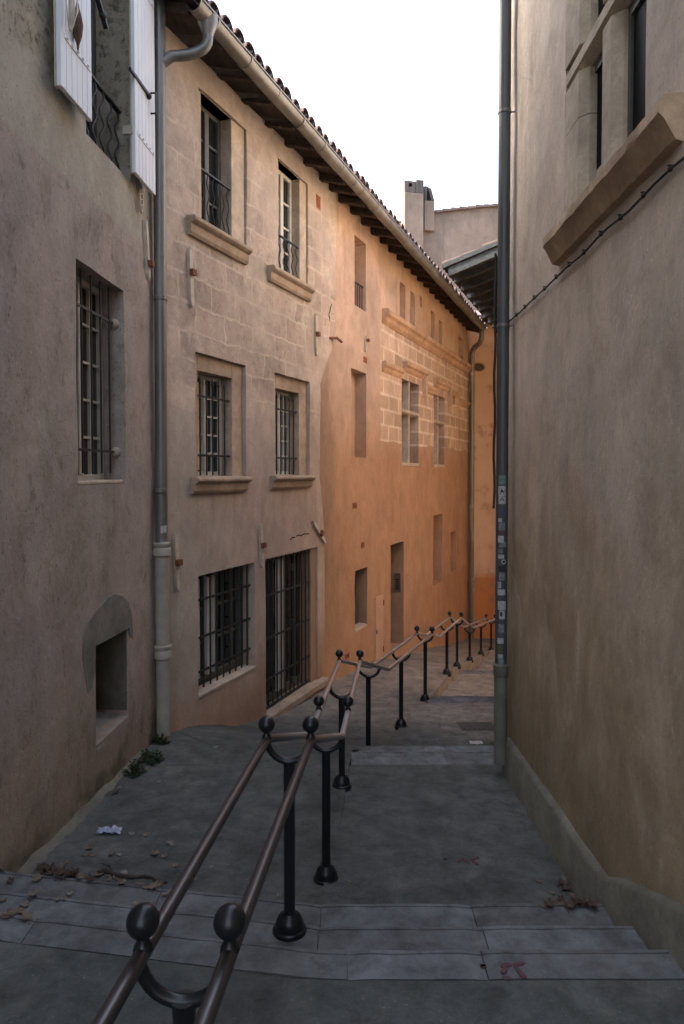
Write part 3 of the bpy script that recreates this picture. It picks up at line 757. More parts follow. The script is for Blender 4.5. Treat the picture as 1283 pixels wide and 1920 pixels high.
# gutter line
GN = .46
g0u, g0z = W2.hit(392, 44, GN); g1u, g1z = W2.hit(900, 613, GN)
def gzl(u): return g0z+(g1z-g0z)*(u-g0u)/(g1u-g0u)
vA = W2.rect(306, 311.5, 424, 456); 
us0 = W2.hit(716, 700)[0]; uE = W2.hit(882, 900)[0]
vB = W2.rect(594, 600, 366, 388)
ztop = gzl(2)+.12
def shrink(r, **k): return (r[0], r[1], r[2], r[3])
wall(W2, HB, -.35, ub+.02, -3.6, ztop, [(*oU1,.03,False),(*oU2,.03,False),(*oM1,.05,False),(*oM2,.05,False),(*rG,.17,False),(*rD,.13,False),(*vB,.05,True)],
     plaster_stone_house(W2), edge=edge2, edgeu=max(oM2[1], oU2[1], rD[1])+.004)
def bal(W, parent, u0, u1, z0, h, n, k):
    m = MB(); m.bar(W.at(u0,z0+h,n), W.at(u1,z0+h,n), .03, .018); m.bar(W.at(u0,z0+.05,n), W.at(u1,z0+.05,n), .02, .014)
    for i in range(k):
        u = u0+(u1-u0)*(i+.5)/k
        m.tube([W.at(u+.012*math.sin(j*1.1), z0+.05+(h-.05)*j/12, n+.008*math.sin(j*1.1)) for j in range(13)], .007, 6)
    return m.build('railing', M['iron'], parent, smooth=50)
for (ri, ro, fr, cols, rows, dp, k) in ((rU1, oU1, 'framed', 2, 4, .17, 6), (rU2, oU2, 'framel', 2, 4, .15, 5)):
    w = window(W2, HB, ri, dp, cols, rows, fr, .055, .025)
    surround(W2, w, ro, ri, -.03, dp, 'sillw'); bal(W2, w, ri[0], ri[1], ri[2], .62 if k == 6 else .52, -.05, k)
sill(W2, HB, W2.hit(362,421,.08)[0], W2.hit(470,478,.08)[0], rU1[2]+.01, .19, .11)
sill(W2, HB, W2.hit(512,505,.08)[0], W2.hit(588,545,.08)[0], rU2[2]+.01, .19, .11)
for (ri, ro, cur) in ((rM1, oM1, 1), (rM2, oM2, 1)):
    w = window(W2, HB, ri, .19, 4, 5, 'framel', .045, .02)
    surround(W2, w, ro, ri, -.05, .19, 'sill')
    MB().box(W2, ri[0]+(ri[1]-ri[0])*.30, ri[0]+(ri[1]-ri[0])*(.50 if ri is rM1 else .42), ri[2]+.09, ri[3]-.08, -.229, -.226).build('warm_reflection', M['warm_reflection'], w)  # strip painted as the orange wall's reflection in the panes
    grille(W2, w, ri, -.09, 5, [ri[2]+.25, ri[3]-.26], .0095, spike=.13, over=.0, uoff=.10)
sill(W2, HB, W2.hit(369,900,.08)[0], W2.hit(470,900,.08)[0], rM1[2]+.012, .17, .11)
sill(W2, HB, W2.hit(515.5,895,.08)[0], W2.hit(589.5,895,.08)[0], rM2[2]+.012, .17, .11)
w = window(W2, HB, rG, .19, 6, 3, 'green', .06, .03)
hz = [rG[2]+(rG[3]-rG[2])*q for q in (.17,.46,.78)]
grille(W2, w, [rG[0],rG[1]-.0,rG[2],rG[3]], -.07, 9, hz, .0105, uoff=.07)
for a_, b_ in ((.15,.175),(.30,.33),(.40,.415)): MB().box(W2, rG[0]+(rG[1]-rG[0])*a_, rG[0]+(rG[1]-rG[0])*b_, rG[2]+.12, rG[3]-.07, -.17, -.12).build('pane_reflection', M['framel'], w)  # pale strips standing in for wall reflections on this glass
sill(W2, w, rG[0]-.0, rG[1]-.0, rG[2]+.012, .05, .012, 'sillw', plain=True)
# door opening with its gate
dw = window(W2, HB, rD, .17, 4, 1, 'green', .07, .05, name='glazed_door')
hz = [rD[2]+(rD[3]-rD[2])*q for q in (.20,.47,.75)]
for a_, b_ in ((.34,.365),(.41,.44)): MB().box(W2, rD[0]+(rD[1]-rD[0])*a_, rD[0]+(rD[1]-rD[0])*b_, rD[2]+.12, rD[3]-.07, -.15, -.11).build('door_reflection', M['framel'], dw)  # two pale strips paint the reflection in the door glass
gt = grille(W2, HB, rD, -.06, 13, hz, .0105, uoff=.05, name='door_gate')
m = MB(); uc = (rD[0]+rD[1])/2+.08
m.bar(W2.at(uc,rD[2]+.03,-.058), W2.at(uc,rD[3]-.01,-.058), .05, .02); m.box(W2, uc-.03, uc+.05, rD[2]+.86, rD[2]+1.0, -.075, -.03)
for q in (.08, .5, .9): m.box(W2, uc-.05, uc+.03, rD[2]+q*1.9, rD[2]+q*1.9+.09, -.075, -.04)
m.build('gate_stile', M['iron'], gt)
MB().bar(W2.at(rD[0],rD[2]+.035,-.06), W2.at(rD[1],rD[2]+.035,-.06), .03, .025).build('bottom_rail', M['iron'], gt)
sill(W2, HB, rD[0]-.02, rD[1]+.16, rD[2]+.0, .10, .10, 'sill', 'threshold', plain=True)
for a, b, q in (((353,464),(357,577),.42),((590,589),(591.5,668),.48),((326,1000),(330,1108),.5),((486,979),(489.5,1065),.5),((584,976),(608.5,1018),.55)):
    tie(W2, HB, W2.hit(*a), W2.hit(*b), .055, q)
def airbrick(W, house, r):
    m = MB(); u0,u1,z0,z1 = r; k = 3
    m.box(W,u0-.012,u1+.012,z1-.012,z1+.012,-.05,.006); m.box(W,u0-.012,u1+.012,z0-.012,z0+.012,-.05,.006)
    for i in range(k+1):
        u = u0+(u1-u0)*i/k; m.box(W,u-.014,u+.014,z0+.012,z1-.012,-.045,.005)
    return m.build('air_brick', M['brick'], house)
airbrick(W2, HB, vB)
# cracks beside the joint
def crack(W, house, pts, w=.006):
    m = MB(); P = []
    for a, b in zip(pts, pts[1:]):
        for k in range(5):
            s = k/5; u, z = W.hit(a[0]+(b[0]-a[0])*s, a[1]+(b[1]-a[1])*s); P.append((u+random.uniform(-.012,.012), z+random.uniform(-.012,.012)))
    for (u0,z0),(u1,z1) in zip(P, P[1:]): m.bar(W.at(u0,z0,.004), W.at(u1,z1,.004), .016, w*random.uniform(.6,1.6), up=W.n)
    return m.build('crack', M['dark'], house)
crack(W2, HB, [(622,570),(617,588),(618,603)]); crack(W2, HB, [(544,1011),(560,1004),(583,1001)], .004)
MB().tube([W2.at(*W2.hit(618,634),.0), W2.at(*W2.hit(625,634),.06), W2.at(*W2.hit(632,642),.08)], .02, 8).build('stub_pipe', M['rust'], HB, smooth=50)

# ------------------------------------------------------------------ 3. orange house
HO = thing('orange_house', W3.at(8, -3.4*S, 0), 'long orange ochre house with old stone upper floor, cross windows and blind openings', 'house')
def q(l, r_, t, b): return W3.rect(l, r_, t, b)
zc = (W3.hit(715,590)[1]+W3.hit(880,705)[1])/2; zs = W3.hit(716,826)[1]
B1 = q(665,686,440,572); B2 = q(658.5,687,690,857); B3 = q(666,688.5,1071,1187)
DR = q(732.7,757.5,1022,1226); WA = q(753.5,785.5,709,869); WB = q(813.5,834,738.5,872); WC = q(848.5,854,706,779)
L1 = q(813,829,967,1098); L2 = q(845.5,855.5,999,1074)
T = [q(750,760.5,527,598), q(769.5,778,545,609), q(808,815,582,642), q(823,829,599,650), q(860,868.5,631,677)]
VT = q(787.5,791.5,553,574)
PD = q(703,718,1119,1241)
AB = [q(661.8,668.6,944,953), q(676.6,683,1018,1028.5), q(682.3,687.6,669.5,677.5), q(647,654.4,1228,1237.5)]
ops = [(*B1,.20,True),(*B2,.20,True),(*B3,.22,False),(*DR,.30,False),(*WA,.30,False),(*WB,.30,False),(*WC,.05,True),(*L1,.22,True),(*L2,.2,True),(*VT,.1,True),(*PD,.02,True)]
ops += [(*r, .12, True) for r in T]+[(*r, .05, True) for r in AB]
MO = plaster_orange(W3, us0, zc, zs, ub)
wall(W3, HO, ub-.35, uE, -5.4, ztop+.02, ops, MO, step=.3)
for r in AB: airbrick(W3, HO, r)
o = window(W3, HO, B3, .20, 2, 3, 'framed', .05, .025)
sill(W3, o, B3[0]+.003, B3[1]-.003, B3[2]+.04, .05, .006, 'sillw', plain=True)
m = MB(); m.bar(W3.at(B1[0],B1[2]+.42,-.05), W3.at(B1[1],B1[2]+.42,-.05), .02, .02)
for k in range(5): u = B1[0]+.05+(B1[1]-B1[0]-.1)*k/4; m.tube([W3.at(u,B1[2],-.05),W3.at(u,B1[2]+.42,-.05)], .008, 6)
m.build('railing', M['iron'], HO, smooth=50)
# street door deep in its reveal, with the bell panel
d = MB().bbox(W3, DR[0]+.01, DR[1]-.01, DR[2], DR[3]-.0, -.36, -.295, .01)
for a, b in ((.10,.42),(.50,.92)):
    hh = DR[3]-DR[2]; d.bbox(W3, DR[0]+.12, DR[1]-.12, DR[2]+hh*a, DR[2]+hh*b, -.30, -.28, .012)
d = d.build('door', M['browndoor'], HO)
MB().ball(W3.at(DR[0]+.09, DR[2]+.95, -.26), .03).build('handle', M['iron'], d, smooth=60)
zz0 = W3.hit(740,1119)[1]; zz1 = W3.hit(740,1083)[1]; ur = DR[1]
pq = MB().hexa([W3.at(ur,zz0,-.2),W3.at(ur,zz0,-.07),W3.at(ur-.02,zz0,-.07),W3.at(ur-.02,zz0,-.2),W3.at(ur,zz1,-.2),W3.at(ur,zz1,-.07),W3.at(ur-.02,zz1,-.07),W3.at(ur-.02,zz1,-.2)]).build('bell_panel', M['steel'], HO)
m = MB()
for k in range(5):
    z = zz0+.06+.045*k; m.hexa([W3.at(ur-.02,z,-.17),W3.at(ur-.02,z,-.10),W3.at(ur-.026,z,-.10),W3.at(ur-.026,z,-.17),W3.at(ur-.02,z+.022,-.17),W3.at(ur-.02,z+.022,-.10),W3.at(ur-.026,z+.022,-.10),W3.at(ur-.026,z+.022,-.17)])
m.build('bell_button', M['iron'], pq)
# pale utility door
pd = MB().bbox(W3, PD[0]+.01, PD[1]-.01, PD[2]-.05, PD[3]-.01, -.02, .018, .008).build('meter_door', M['paledoor'], HO)
MB().box(W3, PD[0]+.04, PD[0]+.07, PD[2]+.5, PD[2]+.58, .018, .03).build('handle', M['iron'], pd)
m = MB()
for zq in (.12, .85): MB().tube([W3.at(PD[1]-.02, PD[2]+(PD[3]-PD[2])*zq-.05,.024), W3.at(PD[1]-.02, PD[2]+(PD[3]-PD[2])*zq+.05,.024)], .012, 8).build('hinge', M['rust'], pd)
# cross windows
for r in (WA, WB):
    w = window(W3, HO, r, .28, 4, 6, 'framel', .04, .02)
    uc = (r[0]+r[1])/2; zt = r[2]+(r[3]-r[2])*.62; m = MB()
    a = .075; prof = [(-.24,-a),(-.07,-a),(-.02,-a*.55),(-.02,a*.55),(-.07,a),(-.24,a)]
    m.hexa([W3.at(uc-a,r[2],-.24),W3.at(uc+a,r[2],-.24),W3.at(uc+a*.6,r[2],-.03),W3.at(uc-a*.6,r[2],-.03),W3.at(uc-a,r[3],-.24),W3.at(uc+a,r[3],-.24),W3.at(uc+a*.6,r[3],-.03),W3.at(uc-a*.6,r[3],-.03)])
    m.build('mullion', M['sillw'], w)
    MB().prism(W3, [(-.24,zt+.06),(-.05,zt+.06),(.015,zt+.02),(.015,zt-.02),(-.05,zt-.06),(-.24,zt-.06)], r[0]-.0, r[1]+.0).build('transom', M['sillw'], w)
    MB().bbox(W3, r[0]+.004, r[1]-.004, r[2]-.05, r[2]+.02, -.28, .012, .008).build('sill', M['sillw'], w)
# mouldings
def mould(pa, pb, h, pr, name='moulding', mat=None):
    (u0,z0),(u1,z1) = W3.hit(*pa), W3.hit(*pb); z = (z0+z1)/2
    prof = [(-.04,z+h/2),(pr*.8,z+h/2),(pr,z+h*.38),(pr*.9,z+h*.12),(pr*.55,z-h*.05),(pr*.4,z-h*.3),(pr*.1,z-h/2),(-.04,z-h/2)]
    return MB().prism(W3, prof, u0, u1).build(name, M['warmstone'] if mat is None else mat, HO)
M['warmstone'] = stone('warm limestone moulding', (.47,.315,.205), .14, .5)
mould((716,579),(880.5,704), .26, .15, 'cornice')
mould((716.5,683),(752,705), .20, .09); mould((755,681),(796,710), .20, .11); mould((796,727),(811,736), .18, .09); mould((813.5,714),(842,733), .18, .10)
mould((847,735),(861,744), .16, .08); mould((861,751),(881,765), .18, .10)
for p, hgt in (((794.5,716),.35), ((841,736),.35)):
    u, z = W3.hit(*p); MB().bbox(W3, u-.10, u+.02, z-hgt, z+.10, -.02, .10, .02).build('label_stop', M['warmstone'], HO)
# sheet iron hook near the far end
m = MB().tube([W3.at(*W3.hit(857,670),.0), W3.at(*W3.hit(857,671),.12), W3.at(*W3.hit(866,685),.12), W3.at(*W3.hit(872,688),.02)], .02, 7); m.build('flag_hook', M['iron'], HO, smooth=50)
tie(W3, HO, W3.hit(686,629), W3.hit(683.5,660), .04, .3, 'tie')

# ---------------- roofs, rafters and gutters of both houses
def eaves(W, house, u0, u1, zf=None, nt=.50, boards=True, tile='tile', raft='raft', rpos=None, L=5.2, rl=-.4, rh=.10, rw=.042, name='roof'):
    pit = .30; zf = zf or gzl
    def top(n, u): return zf(u)+.085+(nt-n)*pit
    # boards under the tiles and the back slope
    mb = MB(); k = .028
    a = [W.at(u0, top(nt-.03,u0)-.055, nt-.03), W.at(u1, top(nt-.03,u1)-.055, nt-.03), W.at(u1, top(-L,u1)-.055, -L), W.at(u0, top(-L,u0)-.055, -L)]
    up = Vector((0,0,k))
    if boards: mb.hexa(a+[v+up for v in a])
    b = [W.at(u0, top(-L,u0)-.06, -L-.003), W.at(u1, top(-L,u1)-.06, -L-.003), W.at(u1, top(-L,u1)-1.9, -L-6), W.at(u0, top(-L,u0)-1.9, -L-6)]
    mb.hexa([v-up*4 for v in b]+b)
    rf = mb.build(name, M['raft'], house)
    mt = MB(); pitch = .215; n = int((u1-u0)/pitch)
    for i in range(n):
        uc = u0+(i+.5)*(u1-u0)/n
        for c in range(13):
            na = nt+random.uniform(-.012,.022)-c*.40 if c == 0 else nt-c*.40
            nb = nt-(c+1)*.40-.05; ra = .095*random.uniform(.94,1.05); rb = ra*.80; du = random.uniform(-.012,.012); dz = random.uniform(-.004,.01)
            seg = 7; va = []; 
            for (nn, rr, lift) in ((na, ra, .028), (nb, rb, .0)):
                for th in (0.0, .016):
                    for s in range(seg+1):
                        A = math.pi*s/seg; x = math.cos(A)*(rr-th); y = math.sin(A)*(rr-th)
                        va.append(W.at(uc+du+x, top(nn, uc)+.028+lift+dz+y*.92, nn))
            m = seg+1; f = []
            for s in range(seg):
                f += [(s,s+1,2*m+s+1,2*m+s), (m+s,3*m+s,3*m+s+1,m+s+1), (s,m+s,m+s+1,s+1)]
            f += [(0,2*m,3*m,m), (seg,m+seg,3*m+seg,2*m+seg)]
            mt.add(va, f)
        # channel tile between the covers
        uc2 = uc+(u1-u0)/n/2; va = []
        for nn in (nt+.03, -L):
            for s in range(6):
                A = math.pi+math.pi*s/5; va.append(W.at(uc2+math.cos(A)*.108, top(nn, uc2)+.07+math.sin(A)*.068, nn))
        mt.add(va, [(s,s+1,6+s+1,6+s) for s in range(5)])
    mt.build('roof_tiles', M[tile], rf, smooth=40)
    k = len(rpos) if rpos else int((u1-u0)/.46)
    for i in range(k):
        u = u0+.25+(u1-u0-.3)*i/max(1,k-1)+random.uniform(-.02,.02); dz = random.uniform(-.01,.01)
        if rpos: u = rpos[i]
        w2 = rw; e = nt-.12; q = rh+.06; up = Vector((0,0,rh))
        p = [W.at(u-w2, top(e,u)-q+dz, e), W.at(u+w2, top(e,u)-q+dz, e), W.at(u+w2, top(rl,u)-q, rl), W.at(u-w2, top(rl,u)-q, rl)]
        MB().hexa(p+[v+up for v in p]).build('rafter', M[raft], house)
def gutter(W, house, u0, u1):
    mb = MB(); seg = 10; r = .085; n = max(2, int((u1-u0)/.25)); rows = []
    for i in range(n+1):
        u = u0+(u1-u0)*i/n; sag = .008*math.sin(i*.9); row = []
        for th in (0, .006):
            for s in range(seg+1):
                A = math.pi+math.pi*s/seg; row.append(W.at(u, gzl(u)+.045+sag+math.sin(A)*(r-th)*1.05, GN+math.cos(A)*(r-th)))
        rows.append(row)
    m = 2*(seg+1); vs = [v for r_ in rows for v in r_]; fs = []
    for i in range(n):
        for s in range(seg):
            fs += [(i*m+s, i*m+s+1, (i+1)*m+s+1, (i+1)*m+s), (i*m+seg+1+s, (i+1)*m+seg+1+s, (i+1)*m+seg+2+s, i*m+seg+2+s)]
        for s in (0, seg): fs.append((i*m+s, (i+1)*m+s, (i+1)*m+seg+1+s, i*m+seg+1+s))
    for i in (0, n):
        for s in range(seg): fs.append((i*m+s, i*m+s+1, i*m+seg+2+s, i*m+seg+1+s))
    mb.add(vs, fs)
    mb.tube([W.at(u0, gzl(u0)+.05, GN+r+.004), W.at(u1, gzl(u1)+.05, GN+r+.004)], .011, 8)
    o = mb.build('gutter', M['zinc'], house, smooth=50)
    k = int((u1-u0)/.62)
    for i in range(k):
        u = u0+.3+.62*i; m2 = MB(); pts = []
        for s in range(11):
            A = math.pi*1.02+math.pi*.97*s/10; pts.append((u, gzl(u)+.045+math.sin(A)*(r+.002)*1.05, GN+math.cos(A)*(r+.003)))
        va = [W.at(p[0]+e, p[1], p[2]) for e in (-.014,.014) for p in pts]; vb = [W.at(p[0]+e, gzl(u)+.045+(p[1]-gzl(u)-.045)*1.06, GN+(p[2]-GN)*1.06) for e in (-.014,.014) for p in pts]
        f = []
        for s in range(10): f += [(22+s,22+s+1,33+s+1,33+s),(s,s+1,22+s+1,22+s),(11+s,11+s+1,33+s+1,33+s)]
        m2.add(va+vb, f); m2.build('gutter_bracket', M['zinc'], o, smooth=50)
    return o
gstart = W2.hit(352, 8, GN)[0]; gend = W2.hit(905, 618, GN)[0]
eaves(W2, HB, -.30, ub); eaves(W2, HO, ub+.004, gend+.25)
gut1 = gutter(W2, HB, g0u-.25, ub); gut2 = gutter(W2, HO, ub+.004, gend)
# left downpipe: hopper, swan neck, stack in three sections
px0 = [(298,100),(300.5,500),(303,1000)]
NP = .09
def pp(px, py): u, z = W2.hit(px, py, NP); return W2.at(u, z, NP)
bot = pp(307, 1382); mid1 = pp(303.5, 1030); topp = pp(298, -60); bot.z = ground(-1.6,5.95)*S-.05
elbow_in = pp(299, 118)
hop = W2.at(g0u-.02, gzl(g0u)+.02, GN)
dp = pipe([topp, pp(299.5,300), pp(301,600), mid1], .058, 'pipeleft', HB, label='grey zinc downpipe down the joint of the two near left houses')
neck = [hop+Vector((0,0,-.10))]+bend(hop+Vector((0,0,-.12)), hop+Vector((0,0,-.33)), elbow_in+Vector((0,0,.06)), 8, .75)+[elbow_in-Vector((0,0,.02))]
pipe(neck, .05, 'pipeleft', dp, 'swan_neck')
hp = MB().lathe(hop+Vector((0,0,-.16)), [(.05,0),(.055,.03),(.095,.12),(.10,.20)], 16).build('hopper', M['zinc'], dp, smooth=50)
dc = pipe([mid1+Vector((0,0,.02)), bot], .066, 'castl', dp, 'iron_section')
ax = (mid1+bot)/2
for z in (mid1.z, pp(305,1222).z): MB().lathe(Vector((ax.x,ax.y,z-.07)) + (mid1-bot)*((z-ax.z)/(mid1.z-bot.z)) - Vector((0,0,(mid1.z-bot.z)*((z-ax.z)/(mid1.z-bot.z)))), [(.07,0),(.086,.015),(.086,.07),(.074,.09),(.084,.11),(.084,.13),(.062,.14)], 18).build('collar', M['castl'], dp, smooth=40)
for py in (560, 920): c = pp(301, py); MB().lathe(c-Vector((0,0,.02)), [(.060,0),(.066,.005),(.066,.035),(.060,.04)], 16).build('pipe_clip', M['pipeleft'], dp, smooth=40)
def sticker(parent, base, axis_r, a, z, w, h, mat, th=.0012):
    """paper sticker curved round a pipe; base = pipe axis xy"""
    m = MB(); k = 6; va = []
    for t_ in (0, th):
        for zz in (z, z+h):
            for i in range(k+1):
                A = a+(i/k-.5)*w/axis_r; va.append((base[0]+math.cos(A)*(axis_r+.001+t_), base[1]+math.sin(A)*(axis_r+.001+t_), zz))
    n = k+1; f = []
    for i in range(k): f += [(i,i+1,n+i+1,n+i),(2*n+i,3*n+i,3*n+i+1,2*n+i+1),(i,2*n+i,2*n+i+1,i+1),(n+i,n+i+1,3*n+i+1,3*n+i)]
    f += [(0,n,3*n,2*n),(k,2*n+k,3*n+k,n+k)]
    m.add(va, f); return m.build('sticker', mat, parent, smooth=60)
stk_w = simple('weathered white sticker', (.36,.36,.35), .6, 0, .35, 40, .1); stk_g = simple('weathered grey sticker', (.17,.185,.18), .6, 0, .4, 40, .1)
stk_k = simple('dark sticker', (.025,.025,.03), .5); stk_r = simple('dull red sticker', (.17,.05,.05), .6); stk_b = simple('violet grey sticker', (.075,.07,.11), .6); stk_t = simple('pale teal sticker', (.13,.19,.175), .6, 0, .35, 40); stk_y = simple('olive sticker', (.10,.09,.025), .6)
def axis_at(p, q_, z): s = (z-p.z)/(q_.z-p.z); v = p+(q_-p)*s; return (v.x, v.y)
for py, w_, h_, mt in ((992,.06,.07,stk_w),(1012,.075,.02,stk_g),(1020,.07,.06,stk_w),(965,.03,.03,stk_g)):
    z = pp(302, py).z; sticker(dp, axis_at(topp, mid1, z), .0585, -.95, z-h_/2, w_, h_, mt)
# far downpipe of the orange house
FP = .12
def fp(px, py): u, z = W3.hit(px, py, FP); return W3.at(u, z, FP)
ft = fp(885.5, 655); fb = fp(884, 1215); gx = W2.at(gend-.1, gzl(gend)-.02, GN)
fpipe = pipe([gx]+bend(gx, gx+Vector((0,0,-.38)), ft+Vector((0,0,.05)), 7, .7)+bend(gx+Vector((0,0,-.38)), ft+Vector((0,0,.0)), ft+Vector((0,0,-.5)), 5, .3)+[fb], .07, 'zinc', HO, label='slim downpipe in the corner at the far end of the orange house')
for py in (700, 950, 1085, 1105, 1160): c = fp(884.6, py); MB().lathe(c-Vector((0,0,.06)), [(.07,0),(.085,.02),(.085,.1),(.07,.12)], 14).build('pipe_clip', M['castl'], fpipe, smooth=40)

# ------------------------------------------------------------------ 4. end house closing the view
PE = W3.at(uE+.02, 0, 0); WE = Frame(PE.x, PE.y, t=(.955,.30))
HE = thing('corner_house', WE.at(1, -4.4*S, 0), 'orange corner house closing the lane, with an oval vent high on its wall', 'house')
zt5 = WE.hit(915, 603)[1]
me_ = MB(); K = 26
prof = [(-.4,-.0),(0,0)]
wall(WE, HE, -.3, .9, -6.5, zt5, [], M['end'], core=5, step=.35, amp=.012)
m = MB(); cc = .9; rr = 1.6; vs = []; arc = [i*R(80)/12 for i in range(13)]
zz_ = rng(-6.5, zt5, .4)
for a in arc:
    for z in zz_: vs.append(WE.at(cc+rr*math.sin(a), z, -rr+rr*math.cos(a)+.01*mnoise.noise(Vector((a*3, z, 0)))))
nz = len(zz_); m.add(vs, [(i*nz+j,(i+1)*nz+j,(i+1)*nz+j+1,i*nz+j+1) for i in range(12) for j in range(nz-1)])
m.build('rounded_wall', M['end'], HE, smooth=60)
u, z = WE.hit(897, 688); m = MB()
m.outline([WE.at(u+.23*math.cos(a*.2618), z+.15*math.sin(a*.2618), -.02) for a in range(24)], WE.n*.05)
ov = m.build('oval_vent', M['warmstone'], HE)
MB().outline([WE.at(u+.18*math.cos(a*.2618), z-.01+.11*math.sin(a*.2618), .02) for a in range(24)], WE.n*.016).build('grating', M['browndoor'], ov)
MB().prism(WE, [(-5,zt5+.1),(.45,zt5-.02),(.45,zt5+.06),(-5,zt5+1.6)], -.3, 3.0).build('roof', M['tile'], HE)
# ------------------------------------------------------------------ 5. right house
HR = thing('right_house', WR.at(0, -2.0*S, 0), 'mottled grey ochre house on the right with stone cross window and cement plinth', 'house')
uc_ = WR.hit(951, 900)[0]
uf, un = WR.hit(1060, 300)[0], WR.hit(1212, 150)[0]
zsl = (WR.hit(1098,380)[1]+WR.hit(1190,290)[1])/2
ztr = (WR.hit(1060,184)[1]+WR.hit(1157,2)[1])/2
zw1 = ztr+1.15
rw_ = [un, uf, zsl-.02, zw1]
wall(WR, HR, -9.5, uc_, -2.9, 5.9, [(*rw_, .30, False)], M['right'], core=8)
uj = WR.hit(1086, 300)[0]; um1 = WR.hit(1120, 300)[0]; um0 = WR.hit(1149, 300)[0]
ww = MB()
for a, b in ((un, um0), (um1, uj)):
    for z0_, z1_ in ((zsl, ztr), (ztr+.16, zw1)):
        ww.box(WR, a, b, z0_, z0_+.05, -.105, -.075); ww.box(WR, a, b, z1_-.05, z1_, -.105, -.075)
        ww.box(WR, a, a+.035, z0_+.05, z1_-.05, -.105, -.075); ww.box(WR, b-.03, b, z0_+.05, z1_-.05, -.105, -.075)
ww = ww.build('window', M['framed'], HR)
MB().box(WR, un, uj, zsl, zw1, -.10, -.092).build('pane', M['dim'], ww)
def chamfered(u0, u1, z0, z1, nf, nb, c0, c1, name, lab=None):
    """upright stone with its room-side edges chamfered (c0 at u0, c1 at u1)"""
    pts = [(u0,nb),(u0,nf-c0*.9),(u0+c0,nf),(u1-c1,nf),(u1,nf-c1*.9),(u1,nb)]; m = MB()
    va = [WR.at(u,z0,n) for u,n in pts]+[WR.at(u,z1,n) for u,n in pts]; k = len(pts)
    m.add(va, [tuple(range(k-1,-1,-1)), tuple(range(k,2*k))]+[(i,(i+1)%k,k+(i+1)%k,k+i) for i in range(k)])
    return m.build(name, M['mull'], ww)
c = .055
for z0_, z1_ in ((zsl-.02, ztr), (ztr+.15, zw1)):
    chamfered(um0, um1+.0, z0_, z1_, -.004, -.091, c, c, 'mullion')
    zc_ = z0_; k = 0
    while zc_ < z1_-.1:
        h_ = min(random.uniform(.38,.62), z1_-zc_); chamfered(uj-.045, uf+.004, zc_, zc_+h_-.005, .004, -.09, c, 0.0, 'jamb_stone'); zc_ += h_
MB().prism(WR, [(-.091,ztr+.15),(-.06,ztr+.15),(.0,ztr+.11),(.0,ztr+.045),(-.06,ztr),(-.091,ztr)], un, uf-.003).build('transom', M['mull'], ww)
MB().bbox(WR, um0-.045, um1+.045, zsl-.04, zsl+.16, -.091, .0, .03).build('mullion_base', M['mull'], ww)
us1, us0_ = WR.hit(1019, 497, .1)[0], WR.hit(1238, 255, .1)[0]
zt_ = zsl+.0; m = MB(); n = 26; prof = [(-.18,.03),(.085,0),(.105,-.02),(.105,-.075),(.085,-.095),(.04,-.185),(-.02,-.20)]; va = []
for i in range(n+1):
    u = us0_+(us1-us0_)*i/n
    for nn, z in prof:
        qv = Vector((u*7, z*20, 1)); va.append(WR.at(u, zt_+z+.006*mnoise.noise(qv), nn+(.010*mnoise.noise(qv*1.7) if nn > 0 else 0)))
k = len(prof); f = [(i*k+j,(i+1)*k+j,(i+1)*k+(j+1)%k,i*k+(j+1)%k) for i in range(n) for j in range(k)]+[tuple(range(k)), tuple(n*k+j for j in range(k-1,-1,-1))]
m.add(va, f).build('sill', M['bsill'], ww, smooth=35)
# plinth following the stairs
nodes = [WR.hit(951,1391,.05), WR.hit(1040,1521,.05), WR.hit(1124,1644,.05), WR.hit(1152,1647,.05), WR.hit(1283,1708,.05)]
nodes = [(nodes[0][0]-0+.12, nodes[0][1]-.01)]+nodes+[(nodes[-1][0]-.45, nodes[-1][1]+.17), (-9.4, nodes[-1][1]+.5)]
P = []
for (ua,za),(ub_,zb_) in zip(nodes, nodes[1:]):
    k = max(1, int(abs(ua-ub_)/.12)); P += [(ua+(ub_-ua)*i/k, za+(zb_-za)*i/k) for i in range(k)]
P.append(nodes[-1]); P = [(min(u, uc_-.002), z) for u, z in P]
m = MB(); va = []
for u, z in P:
    e = .012*mnoise.noise(Vector((u*4,1,7))); g_ = .014*mnoise.noise(Vector((u*6,4,2)))
    va += [WR.at(u,-2.9,.065+e), WR.at(u,z-.025+g_,.05+e), WR.at(u,z+g_,.028+e), WR.at(u,z+.004,-.02)]
m.add(va, [(i*4+j,(i+1)*4+j,(i+1)*4+j+1,i*4+j+1) for i in range(len(P)-1) for j in range(3)]+[(3,2,1,0)])
m.build('plinth', M['plinth'], HR, smooth=50)
MB().prism(WR, [(-8.3,5.95),(.3,5.95),(.3,6.03),(-4,7.2),(-8.3,6.1)], -9.5, uc_+.1).build('roof', M['tile'], HR)
